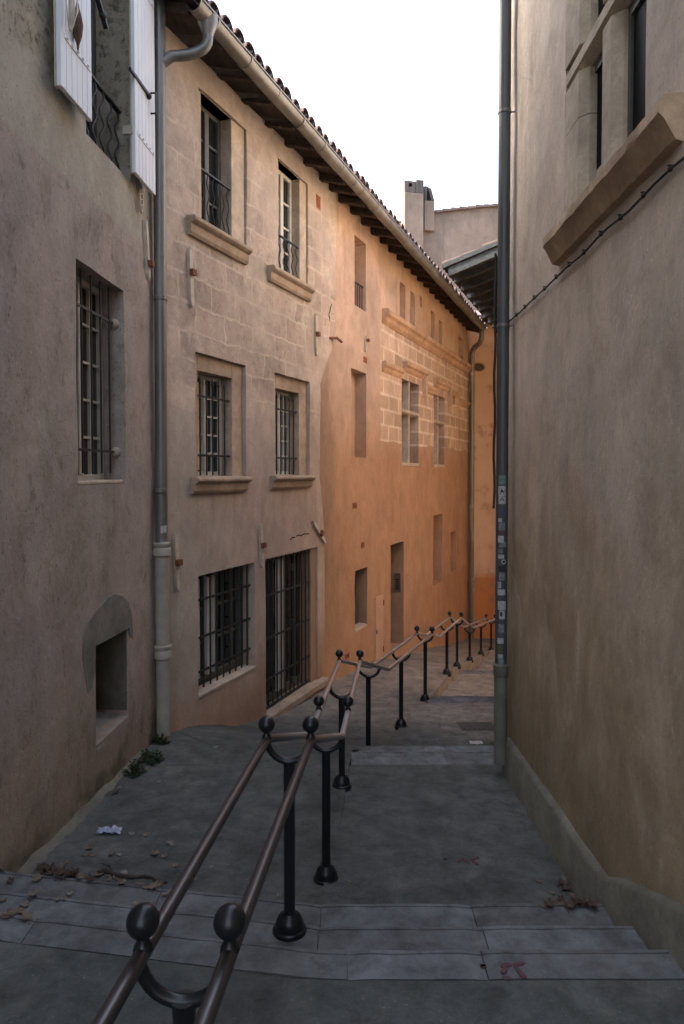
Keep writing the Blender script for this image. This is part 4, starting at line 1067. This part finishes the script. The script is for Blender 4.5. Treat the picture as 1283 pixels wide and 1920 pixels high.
# corner downpipe
RN = .085
def rp(px, py): u, z = WR.hit(px, py, RN); return WR.at(u, z, RN)
a = rp(949,-40); b = rp(938.5,1245); ctr = (a.x+b.x)/2, (a.y+b.y)/2
zb_ = rp(936.5,1421).z-.03
A = Vector((ctr[0], ctr[1], a.z+1)); B = Vector((ctr[0], ctr[1], b.z-.02)); C = Vector((ctr[0], ctr[1], zb_))
rpipe = pipe([A, B], .051, 'pipeblue', HR, label='dark grey corner downpipe covered in old stickers')
pipe([B+Vector((0,0,.03)), C], .056, 'castr', rpipe, 'iron_section', 20)
MB().lathe(B-Vector((0,0,.02)), [(.056,-.06),(.062,-.05),(.064,.0),(.066,.04),(.05,.055)], 20).build('collar', M['castr'], rpipe, smooth=40)
for py in (214, 610): z = rp(945,py).z; MB().lathe(Vector((ctr[0],ctr[1],z-.015)), [(.051,0),(.056,.003),(.056,.027),(.051,.03)], 20).bar(Vector((ctr[0]+.05,ctr[1],z)), Vector((ctr[0]+.13,ctr[1]-.03,z)), .012, .012).build('pipe_clip', M['pipeleft'], rpipe, smooth=40)
aim = -math.pi/2-.22
def st(y0, y1, w_, mat, off=0.0):
    za = rp(938,860+y1/4.8).z; zb = rp(938,860+y0/4.8).z
    return sticker(rpipe, ctr, .0515, aim+off, za, w_, zb-za, mat)
st(150,232,.06,stk_t); k = st(244,338,.062,stk_w)
zt1 = rp(938,860+258/4.8).z; zt0 = rp(938,860+322/4.8).z
def pm(base, pts, mat, off, lift=.0035):   # small printed mark on the curved sticker
    va = []
    for l in (lift-.001, lift):
        for s, z in pts: A_ = aim+off+s/.0515; va.append((base[0]+math.cos(A_)*(.0515+l), base[1]+math.sin(A_)*(.0515+l), z))
    n = len(pts); return MB().add(va, [tuple(range(n)), tuple(range(2*n-1,n-1,-1))]+[(i,(i+1)%n,n+(i+1)%n,n+i) for i in range(n)]).build('printed_mark', mat, rpipe)
dz_ = zt1-zt0
pm(ctr, [(-.016,zt0),(.018,zt0),(.016,zt0+dz_*.35),(.004,zt0+dz_*.7),(-.002,zt0+dz_),(-.008,zt0+dz_*.7)], stk_k, .0)
st(340,402,.06,stk_w); zz = rp(938,860+375/4.8).z
pm(ctr, [(.018*math.cos(t*math.pi/8), zz+.022*math.sin(t*math.pi/8)) for t in range(9)]+[(.011*math.cos(t*math.pi/8), zz+.013*math.sin(t*math.pi/8)) for t in range(8,-1,-1)], stk_r, 0)
zz = rp(938,860+480/4.8).z
pm(ctr, [(.033*math.cos(t*math.pi/10), zz+.034*math.sin(t*math.pi/10)) for t in range(20)], stk_b, .2, .002)
st(530,562,.03,stk_w,-.3); st(566,634,.055,stk_g); st(648,664,.055,stk_r); st(684,745,.05,stk_w,-.15); st(735,785,.06,stk_g,.15); st(800,836,.04,stk_g,-.25); st(850,886,.05,stk_w,-.1)
zz = rp(938,860+914/4.8).z
pm(ctr, [(.02*math.cos(t*math.pi/10), zz+.02*math.sin(t*math.pi/10)) for t in range(20)], stk_w, .35, .002); pm(ctr, [(.011*math.cos(t*math.pi/8), zz+.011*math.sin(t*math.pi/8)) for t in range(16)], stk_k, .35, .004)
st(950,1000,.05,stk_k); st(1010,1080,.05,stk_g,.1); st(1092,1150,.03,stk_w,-.35); st(1160,1212,.065,stk_w); st(1265,1345,.07,stk_w,.1); st(1352,1425,.05,stk_w,.15); st(1360,1400,.02,stk_k,.0); st(1470,1545,.05,stk_g); st(1595,1645,.05,stk_w,-.1); st(1660,1735,.04,stk_y,-.2); st(1740,1775,.04,stk_w,-.1); st(1780,1860,.05,stk_g)
# overhead cable fixed along the wall with clips
pts = []
for px, py in ((948,607),(1000,560),(1060,498),(1130,432),(1200,366),(1250,322),(1283,290)):
    pts.append(WR.hit(px, py, .02))
zc1 = sum(z for u, z in pts)/len(pts)
us_ = [pts[0][0]+.05-(pts[0][0]+.05+6)*i/60 for i in range(61)]
m = MB().tube([WR.at(u, zc1+.004*math.sin(u*9)+.008*mnoise.noise(Vector((u*3,0,0)))-.012, .018) for u in us_], .0065, 8)
cb = m.build('wall_cable', M['cable'], None, smooth=60, origin=WR.at(2, zc1, .018)); tag(cb, 'black cable clipped along the right wall below the stone window', 'cable')
for i in range(12):
    u = pts[0][0]-.12-i*.27; z = zc1+.004*math.sin(u*9)+.008*mnoise.noise(Vector((u*3,0,0)))-.012
    MB().ball(WR.at(u, z, .018), .012, 8, 6).bar(WR.at(u, z+.016, 0), WR.at(u, z+.016, .03), .008, .006).build('cable_clip', M['cable'], cb, smooth=60)
pa = rp(929, 500); pb = rp(926, 955)
m = MB().tube([Vector((ctr[0]-.064, ctr[1]+.02, rp(926,y).z)) + Vector((.006*math.sin(y*.05),0,0)) for y in range(500, 960, 30)], .011, 7)
tag(m.build('service_cable', M['cable'], None, smooth=60, origin=(ctr[0]-.064, ctr[1], pb.z)), 'black service cable hanging just behind the stickered corner downpipe', 'cable')

# ------------------------------------------------------------------ 6. house across the lane with the wide open eaves
uq, zq = W2.hit(830, 497, .62); E = W2.at(uq, 0, .62)
gdir = Vector((.93,-.37,0)); OV = 1.0
WF = Frame(*(E+gdir.normalized()*OV).to_2d(), t=(.37,.93), side=-1)
HF = thing('eaves_house', WF.at(3, -4.2*S, 0), 'house beyond the corner pipe, only its wide tiled eaves on grey timbers showing', 'house')
WFb = WF
wall(WFb, HF, 5.6, 9, -6, zq+.6, [], MO, core=4.0, step=.6)
eaves(WF, HF, 0, 9, zf=lambda u: zq-.12, nt=OV, boards=False, tile='tilew', raft='gwood', rpos=[.06,.62,1.3,2.0,2.7,3.4,4.1,4.8,5.5,6.2,6.9,7.6,8.3], rl=-.3, rh=.17, rw=.06, L=2.4, name='roof_back')
MB().hexa([WF.at(-.03,zq-.07,OV-.02),WF.at(.03,zq-.07,OV-.02),WF.at(.03,zq-.07+.3*3.3,OV-3.3),WF.at(-.03,zq-.07+.3*3.3,OV-3.3),
           WF.at(-.03,zq+.02,OV-.02),WF.at(.03,zq+.02,OV-.02),WF.at(.03,zq+.02+.3*3.3,OV-3.3),WF.at(-.03,zq+.02+.3*3.3,OV-3.3)]).build('verge_board', M['gwood'], HF)

# ------------------------------------------------------------------ 7. tall house behind with chimneys
WB_ = Frame(3.0*S, 25*S, t=(.985,.17), side=1)
HB2 = thing('tall_house', WB_.at(1, -6, 0), 'tall pink grey rendered house behind the roofs with a broad chimney stack', 'house')
tp = [WB_.hit(*p) for p in ((738,415),(770,413),(799,402),(860,395),(935,387),(1010,378))]
MB().outline([WB_.at(tp[0][0],-6,0)]+[WB_.at(u,z,0) for u,z in tp]+[WB_.at(tp[-1][0],-6,0)], WB_.n*-6).build('wall', M['far'], HB2)
m = MB()
for (u0,z0),(u1,z1) in zip(tp[2:], tp[3:]):
    k = max(2, int((u1-u0)/.33))
    for i in range(k):
        a_ = i/k; b_ = (i+.94)/k; j = random.uniform(-.03,.03)
        m.hexa([WB_.at(u0+(u1-u0)*a_,z0+(z1-z0)*a_+.0,-.5),WB_.at(u0+(u1-u0)*b_,z0+(z1-z0)*b_,-.5),WB_.at(u0+(u1-u0)*b_,z0+(z1-z0)*b_+j*.3,.12),WB_.at(u0+(u1-u0)*a_,z0+(z1-z0)*a_+j*.3,.12),
                WB_.at(u0+(u1-u0)*a_,z0+(z1-z0)*a_+.13+j,-.5),WB_.at(u0+(u1-u0)*b_,z0+(z1-z0)*b_+.10,-.5),WB_.at(u0+(u1-u0)*b_,z0+(z1-z0)*b_+.08,.12),WB_.at(u0+(u1-u0)*a_,z0+(z1-z0)*a_+.11+j,.12)])
m.build('coping_tiles', M['tile'], HB2)
ca, zb0 = WB_.hit(757.5,600,.45); cb_, _ = WB_.hit(794,600,.45); zt0 = WB_.hit(775,361,.45)[1]; zt1 = WB_.hit(775,338,.45)[1]
ch = MB().bbox(WB_, ca, cb_, tp[0][1]-3.2, zt0, -.6, .45, .03).build('chimney', M['far'], HB2)
soot = stone('sooty chimney brick', (.075,.07,.068), .2, .5); m = MB()
hh = zt1-zt0; um = ca+(cb_-ca)*.34
m.bbox(WB_, ca+.02, um-.07, zt0, zt1, -.55, .42, .02); m.bbox(WB_, um+.07, ca+(cb_-ca)*.60, zt0, zt1-.02, -.55, .42, .02); m.bbox(WB_, ca+(cb_-ca)*.62, cb_+.01, zt0, zt1+.05, -.55, .43, .02)
m.box(WB_, um-.069, um+.069, zt0, zt0+hh*.52, -.5, .40); m.box(WB_, um-.069, um+.069, zt0+hh*.80, zt1-.005, -.5, .40)
m.build('chimney_cap', soot, ch)
a0, _ = WB_.hit(796,380,.2); a1, _ = WB_.hit(815,380,.2); zc0 = WB_.hit(805,403,.2)[1]; zc1_ = WB_.hit(805,376,.2)[1]; zc2 = WB_.hit(800,349,.2)[1]
sc = MB().bbox(WB_, a0, a1, zc0-.6, zc1_, -.5, .2, .02).build('small_chimney', M['far'], HB2)
m = MB().hexa([WB_.at(a0,zc1_,-.5),WB_.at(a0+.10,zc1_,-.5),WB_.at(a0+.10,zc1_,.2),WB_.at(a0,zc1_,.2),WB_.at(a0,zc2,-.5),WB_.at(a0+.12,zc2,-.5),WB_.at(a0+.12,zc2,.2),WB_.at(a0,zc2,.2)])
m.hexa([WB_.at(a1-.12,zc1_,-.5),WB_.at(a1,zc1_,-.5),WB_.at(a1,zc1_,.2),WB_.at(a1-.12,zc1_,.2),WB_.at(a0+.13,zc2-.02,-.5),WB_.at(a0+.28,zc2-.08,-.5),WB_.at(a0+.28,zc2-.08,.2),WB_.at(a0+.13,zc2-.02,.2)])
m.build('chimney_cap', soot, sc)

# ------------------------------------------------------------------ 8. unseen house added to bounce warm sun into the lane
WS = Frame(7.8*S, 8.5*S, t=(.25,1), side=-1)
HS = thing('added_bounce_house', WS.at(3, -3*S, 0), 'unseen cream house added to bounce warm sunlight into the lane', 'house')
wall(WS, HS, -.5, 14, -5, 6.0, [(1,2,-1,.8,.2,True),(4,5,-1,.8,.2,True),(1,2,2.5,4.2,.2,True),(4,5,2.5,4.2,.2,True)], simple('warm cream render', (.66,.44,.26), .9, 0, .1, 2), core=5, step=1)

WN = Frame(1.62*S, 6.3*S, .262, side=-1)  # unseen house added to keep light off the near lane
HN = thing('added_blocker_house', WN.at(1, -2.8*S, 0), 'unseen ochre house added behind the right corner to block light', 'house')
wall(WN, HN, 0, 3.4, -4.5, 5.2, [], M['right'], core=4.2, step=.5)
# ------------------------------------------------------------------ 9. handrail
HD = thing('handrail', (-.22*S, 2.84*S, -1.95*S), 'double steel handrail with black balls zigzagging down the middle of the steps', 'handrail')
CEN = [(-.49,-.8,-.87),(-.33,1.42,-1.02),(-.223,2.84,-1.125),(-.09,3.74,-1.458),(.07,6.07,-1.69),(.36,6.5,-1.884),(1.06,8.7,-2.075),(1.236,9.2,-2.22),(1.89,11.3,-2.42),(2.31,12.35,-2.83),(3.29,15,-3.24),(3.55,15.8,-3.5),(4.4,18,-3.8)]
CEN = [Vector(c)*S for c in CEN]
def flat(v): return Vector((v.x, v.y, 0)).normalized()
offs = []
for i, c in enumerate(CEN):
    a_ = flat(c-CEN[i-1]) if i else None; b_ = flat(CEN[i+1]-c) if i < len(CEN)-1 else None
    # the jogs keep the direction of the level run they belong to
    d_ = (a_ or b_) if b_ is None or a_ is None else (a_+b_).normalized()
    offs.append(Vector((d_.y, -d_.x, 0))*.101)
offs[2] = offs[1]; offs[4] = offs[3]
L = [c-o for c, o in zip(CEN, offs)]; Rr = [c+o for c, o in zip(CEN, offs)]
def rounded(path, r=.035):
    out = [path[0]]
    for a_, b_, c_ in zip(path, path[1:], path[2:]):
        k1 = min(.4, r/(b_-a_).length); k2 = min(.4, r/(c_-b_).length); p_ = b_+(a_-b_)*k1; q_ = b_+(c_-b_)*k2
        out += [p_*(1-t)**2+b_*2*t*(1-t)+q_*t*t for t in (0,.25,.5,.75,1)]
    return out+[path[-1]]
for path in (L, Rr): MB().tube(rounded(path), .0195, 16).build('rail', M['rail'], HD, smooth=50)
def on(path, d):
    d *= S
    for p_, q_ in zip(path, path[1:]):
        if p_.y <= d <= q_.y: return p_+(q_-p_)*((d-p_.y)/(q_.y-p_.y))
for d in (-.4, 1.42, 2.83, 4.26, 6.05, 8.69, 11.29, 14.98):
    for path in (L, Rr):
        p_ = on(path, d); m = MB().lathe(p_+Vector((0,0,.008)), [(.024,0),(.020,.012),(.014,.022),(.014,.034)], 14); m.ball(p_+Vector((0,0,.008+.034+.032)), .0385, 22, 14)
        m.build('ball_finial', M['post'], HD, smooth=50)
for d in (-.4, 1.40, 2.84, 3.76, 5.03, 6.33, 7.4, 8.74, 10.4, 11.42, 12.45, 13.7, 15.1):
    l, r_ = on(L, d), on(Rr, d); c_ = (l+r_)/2; h = (r_-l)/2; rad = h.length; arc = []
    for k in range(15):
        t = math.pi*k/14; arc.append(c_-h*math.cos(t)-Vector((0,0,math.sin(t)*rad*1.0)))
    arc[0].z -= .012; arc[-1].z -= .012
    zg = min(ground(c_.x/S+e, c_.y/S+f) for e in (-.03,.03) for f in (-.03,.03))*S
    m = MB().tube(arc, .0155, 12); m.tube([c_-Vector((0,0,rad*.93)), c_-Vector((0,0,rad+.03)), Vector((c_.x,c_.y,zg-.03))], [.030,.0265,.0265], 16)
    po = m.build('post', M['post'], HD, smooth=50)
    zb = gz(c_)+.0
    MB().lathe(Vector((c_.x, c_.y, zb-.03)), [(.078,0),(.080,.035),(.076,.045),(.068,.05),(.064,.075),(.052,.10),(.036,.112),(.03,.118)], 22).build('base_collar', M['post'], po, smooth=35)

# ------------------------------------------------------------------ 10. small things on the ground
def leaf_mesh(name, lobes, mat, size, curl):
    m = MB(); n = 22; pts = []
    for i in range(n):
        a_ = 2*math.pi*i/n; r = size*(.62+.38*abs(math.cos(a_*lobes/2))**1.5)*(1.0 if i != n//2 else .6)
        x, y = r*math.cos(a_), r*math.sin(a_)*.8
        pts.append((x, y, size*.06+curl*(x*x+y*y)/size*.9+.25*size*mnoise.noise(Vector((x/size*1.5, y/size*1.5, lobes+curl)))))
    c0 = (0,0,size*.10)
    va = [c0]+pts; vb = [(p[0],p[1],p[2]-.0012) for p in va]
    f = [(0,i+1,(i+1)%n+1) for i in range(n)]+[(n+1,n+1+(i+1)%n+1,n+1+i+1) for i in range(n)]+[(i+1,n+2+i,n+2+(i+1)%n,(i+1)%n+1) for i in range(n)]
    m.add(va+vb, f); m.tube([(-size*.5,0,size*.05),(-size*.9,size*.05,.006),(-size*1.3,0,.004)], .0018, 5)
    return m.build(name, mat, None, smooth=60, origin=(0,0,0))
kinds = [leaf_mesh('fallen_leaf', 5, M['leaf1'], .045, .5), leaf_mesh('fallen_leaf', 3, M['leaf3'], .035, .35), leaf_mesh('fallen_leaf', 5, M['leaf2'], .05, .8), leaf_mesh('fallen_leaf', 2, M['leaf1'], .03, .3)]
labs = ['crumpled tan dead leaf lying on the steps', 'small pale dry leaf lying on the pavement', 'curled rusty brown dead leaf lying by the wall', 'narrow tan dead leaf lying on the concrete']
spots3 = [(600,262,1),(800,232,1),(560,595,0),(600,600,1),(470,600,3),(450,565,0),(780,595,0),(825,608,0),(625,690,1),(660,495,1),(730,500,3),(880,655,0),(1060,660,1),(980,720,3),(805,750,0),(740,762,3),(685,845,1),(170,800,0),(290,825,1),(322,822,3),(350,795,1),(125,850,1),(100,890,0),(60,895,0),(35,912,0),(132,918,0),(15,830,3),(215,668,2),(235,680,2),(250,672,2),(262,690,2),(225,690,2),(300,700,2),(345,700,2),(375,690,2),(365,705,2),(400,705,0),(860,540,1),(830,797,3),(430,600,3),(500,700,0),(540,705,3),(575,712,1),(600,720,3),(330,640,3),(310,660,0),(700,180,3),(740,170,0),(690,205,2),(640,240,3),(780,150,3),(580,290,2)]
spots = [(x/2.673, 1380+y/2.673, k) for x, y, k in spots3]
spots += [(523,1680,1),(540,1396,0),(405,1402,1),(1072,1655,2),(1080,1662,0),(1088,1668,2),(1095,1672,2),(1078,1690,2),(1090,1698,2),(1100,1696,0),(1060,1698,3),(1048,1697,3),(1068,1703,2),(640,1680,3),(655,1655,3),(1010,1654,3),(1034,1675,3),(885,1320,3),(908,1324,3),(922,1395,2),(905,1332,3),(1062,1670,2),(1070,1678,3),(1055,1660,2),(1092,1686,0),(1104,1702,2),(1084,1700,2),(1040,1690,3),(1030,1700,2),(1020,1702,3),(1110,1703,2),(1052,1690,2),(20,1655,2),(70,1650,0),(95,1640,2),(150,1648,0),(170,1652,2),(118,1646,2),(205,1650,3),(230,1657,0),(262,1659,3),(290,1664,0),(810,1362,3),(570,1306,0),(562,1310,3)]
first = [True]*4
for px, py, k in spots:
    p_ = gpix(px, py)
    if first[k]: o = kinds[k]; first[k] = False
    else: o = kinds[k].copy(); COL.objects.link(o)
    s = random.uniform(.5, .9); o.location = p_+Vector((0,0,.004)); o.rotation_euler = (random.uniform(-.12,.12), random.uniform(-.12,.12), random.uniform(0,6.28)); o.scale = (s,s,s)
    tag(o, labs[k], 'leaf', ['crumpled tan dead leaves','small pale dry leaves','curled rusty dead leaves','narrow tan dead leaves'][k])
a_ = gpix(182,1639); b_ = gpix(315,1655); m = MB()
P_ = [a_+(b_-a_)*i/9+Vector((0,.02*math.sin(i*1.3),.012+.006*math.sin(i*2.1))) for i in range(10)]
m.tube(P_, [.011,.012,.011,.011,.010,.010,.009,.008,.007,.005], 8); m.tube([P_[2],P_[2]+Vector((-.04,.06,.015)),P_[2]+Vector((-.10,.09,.012))], [.006,.005,.003], 6)
tag(m.build('twig', M['twig'], None, smooth=50, origin=a_), 'dark dead twig lying along the top of the near steps', 'twig')
p_ = gpix(205,1562); m = MB(); n = 12; va = []
for i in range(n+1):
    for j in range(n+1):
        x = (i/n-.5)*.16; y = (j/n-.5)*.07; va.append(p_+Vector((x+.02*mnoise.noise(Vector((i*.7,j*.7,2))), y, .022+.032*mnoise.noise(Vector((i*.55,j*.55,8)))+.014*mnoise.noise(Vector((i*1.6,j*1.6,4))))))
m.add(va, [(i*(n+1)+j,(i+1)*(n+1)+j,(i+1)*(n+1)+j+1,i*(n+1)+j+1) for i in range(n) for j in range(n)])
tag(m.build('plastic_wrapper', M['film'], None, origin=p_), 'crumpled bluish clear plastic wrapper on the landing by the left wall', 'litter')
p_ = gpix(893,1394); m = MB(); n = 6; va = []
for i in range(n+1):
    for j in range(n+1): va.append(p_+Vector(((i/n-.5)*.14, (j/n-.5)*.09, .012+.014*mnoise.noise(Vector((i*.8,j*.8,5))))))
m.add(va, [(i*(n+1)+j,(i+1)*(n+1)+j,(i+1)*(n+1)+j+1,i*(n+1)+j+1) for i in range(n) for j in range(n)])
tag(m.build('paper_scrap', stk_w, None, origin=p_), 'torn white scrap of paper on the second flight by the downpipe', 'litter')
# weeds at the foot of the left wall
def weed(px, py, r, n, label):
    p_ = gpix(px, py); t = thing('weed', p_, label, 'plant'); m = MB(); ms = MB()
    for k in range(n):
        a1 = random.uniform(0, 6.28); rr = r*random.random()**.6; h = random.uniform(.02, .13)*(1.25-rr/r)
        tip = p_+Vector((math.cos(a1)*rr, math.sin(a1)*rr, h)); ms.tube([p_+Vector((math.cos(a1)*rr*.3, math.sin(a1)*rr*.3, 0)), tip], .0022, 4)
        for q_ in range(5):
            a2 = random.uniform(0, 6.28); l = random.uniform(.014,.03); d1 = Vector((math.cos(a2), math.sin(a2), random.uniform(-.2,.8))).normalized(); sd = d1.cross(Vector((0,0,1))).normalized()*l*.42
            c1 = tip-Vector((0,0,random.random()*h*.6)); m.add([c1, c1+d1*l*.5+sd, c1+d1*l+Vector((0,0,.003)), c1+d1*l*.5-sd, c1+d1*l*.5+Vector((0,0,-.0015))], [(0,1,2),(0,2,3),(0,4,1),(1,4,2),(2,4,3),(3,4,0)])
    m.build('leaves', M['weed'], t); ms.build('stem', M['weedstem'], t)
weed(279,1428,.13,70,'larger clump of green weeds growing at the foot of the pink wall')
weed(252,1452,.09,45,'small clump of green weeds growing nearer the steps along the pink wall')
weed(303,1392,.09,50,'dark weed growing behind the foot of the left downpipe')
# inspection cover
p0, p1, p2, p3 = gpix(862,1368), gpix(926,1368), gpix(925,1356), gpix(868,1356)
m = MB(); c_ = (p0+p2)/2; w_ = .42; h_ = .36
zq_ = [gz(c_+Vector((sx*w_/2, sy*h_/2, 0)))+.006 for sx, sy in ((-1,-1),(1,-1),(1,1),(-1,1))]
cn = [c_+Vector((sx*w_/2, sy*h_/2, 0)) for sx, sy in ((-1,-1),(1,-1),(1,1),(-1,1))]
for v, z in zip(cn, zq_): v.z = z
m.hexa([v-Vector((0,0,.04)) for v in cn]+cn)
t = tag(m.build('drain_cover', M['cover'], None, origin=c_), 'dark rectangular iron drain cover set in the lower landing', 'drain cover')
m = MB()
for k in range(7):
    s = (k+.7)/7.4; m.bar(cn[0]+(cn[1]-cn[0])*s+(cn[3]-cn[0])*.12+Vector((0,0,.003)), cn[0]+(cn[1]-cn[0])*s+(cn[3]-cn[0])*.88+Vector((0,0,.003)), .022, .006)
m.build('rib', M['cover'], t)
# faded red sprayed figures
def strokes(polys, w, label, ox, oy, sc_):
    root = None
    for pl in polys:
        P_ = []; m = MB()
        for (xa,ya),(xb_,yb_) in zip(pl, pl[1:]):
            for k in range(6): s = k/6; P_.append(gpix(ox+(xa+(xb_-xa)*s)/sc_, oy+(ya+(yb_-ya)*s)/sc_))
        P_.append(gpix(ox+pl[-1][0]/sc_, oy+pl[-1][1]/sc_)); root = root or thing('paint_mark', P_[0], label, 'paint mark')
        for a1, b1 in zip(P_, P_[1:]):
            d1 = flat(b1-a1); sd = Vector((d1.y,-d1.x,0))*w*random.uniform(.35,.65); up = Vector((0,0,.0035)); q_ = [a1-sd-d1*.004, a1+sd-d1*.004, b1+sd, b1-sd]
            m.hexa([v+Vector((0,0,.002)) for v in q_]+[v+up+Vector((0,0,.0035)) for v in q_])
        m.build('stroke', M['redpaint'], root)
strokes([[(75,186),(112,186)],[(228,215),(262,182),(300,184),(318,212),(352,240)],[(446,168),(372,196),(440,246)]], .014, 'faint red sprayed survey mark on the middle landing concrete', 820, 1580, 5.83)
strokes([[(480,1360),(536,1360)],[(796,1345),(712,1352),(742,1392),(712,1440)],[(728,1496),(806,1490)],[(944,1328),(848,1346),(902,1430),(964,1494)]], .016, 'faded red sprayed survey mark on the topmost step stone', 820, 1580, 5.83)

# ------------------------------------------------------------------ light, air, camera
w = bpy.data.worlds.new('World'); SC.world = w; w.use_nodes = True; nt = w.node_tree; nt.nodes.clear()
sky = nt.nodes.new('ShaderNodeTexSky'); sky.sky_type = 'NISHITA'; sky.sun_disc = False
EL, AZ = R(38), R(-88)
sky.sun_elevation = EL; sky.sun_rotation = AZ; sky.air_density = 1.0; sky.dust_density = 6.0; sky.ozone_density = 1.0; sky.altitude = 50
bg = nt.nodes.new('ShaderNodeBackground'); bg.inputs[1].default_value = .15
out = nt.nodes.new('ShaderNodeOutputWorld'); hz_ = nt.nodes.new('ShaderNodeHueSaturation'); hz_.inputs['Saturation'].default_value = .72; hz_.inputs['Value'].default_value = 1.3   # thin bright haze over the whole sky
nt.links.new(sky.outputs[0], hz_.inputs['Color']); nt.links.new(hz_.outputs[0], bg.inputs[0]); nt.links.new(bg.outputs[0], out.inputs[0])
sd = bpy.data.lights.new('sun', 'SUN'); sd.energy = 3.5; sd.angle = R(.5); sd.color = (1, .93, .82)
so = bpy.data.objects.new('sun', sd); COL.objects.link(so)
dirv = Vector((math.sin(AZ)*math.cos(EL), math.cos(AZ)*math.cos(EL), math.sin(EL)))
so.rotation_euler = (-dirv).to_track_quat('-Z', 'Y').to_euler(); so.location = dirv*60
cd = bpy.data.cameras.new('camera'); co = bpy.data.objects.new('camera', cd); COL.objects.link(co); SC.camera = co
cd.sensor_fit = 'VERTICAL'; cd.sensor_height = 36; cd.lens = F/1920*36; cd.clip_start = .02; cd.clip_end = 1000
cd.shift_y = -(960-CY)/1920; cd.shift_x = 0
co.location = (0,0,0); co.rotation_euler = (R(90)-TH, 0, 0)
SC.view_settings.view_transform = 'Standard'; SC.view_settings.look = 'None'; SC.view_settings.exposure = 2.52; SC.view_settings.gamma = 1
SC.cycles.max_bounces = 10; SC.cycles.diffuse_bounces = 6; SC.cycles.glossy_bounces = 4
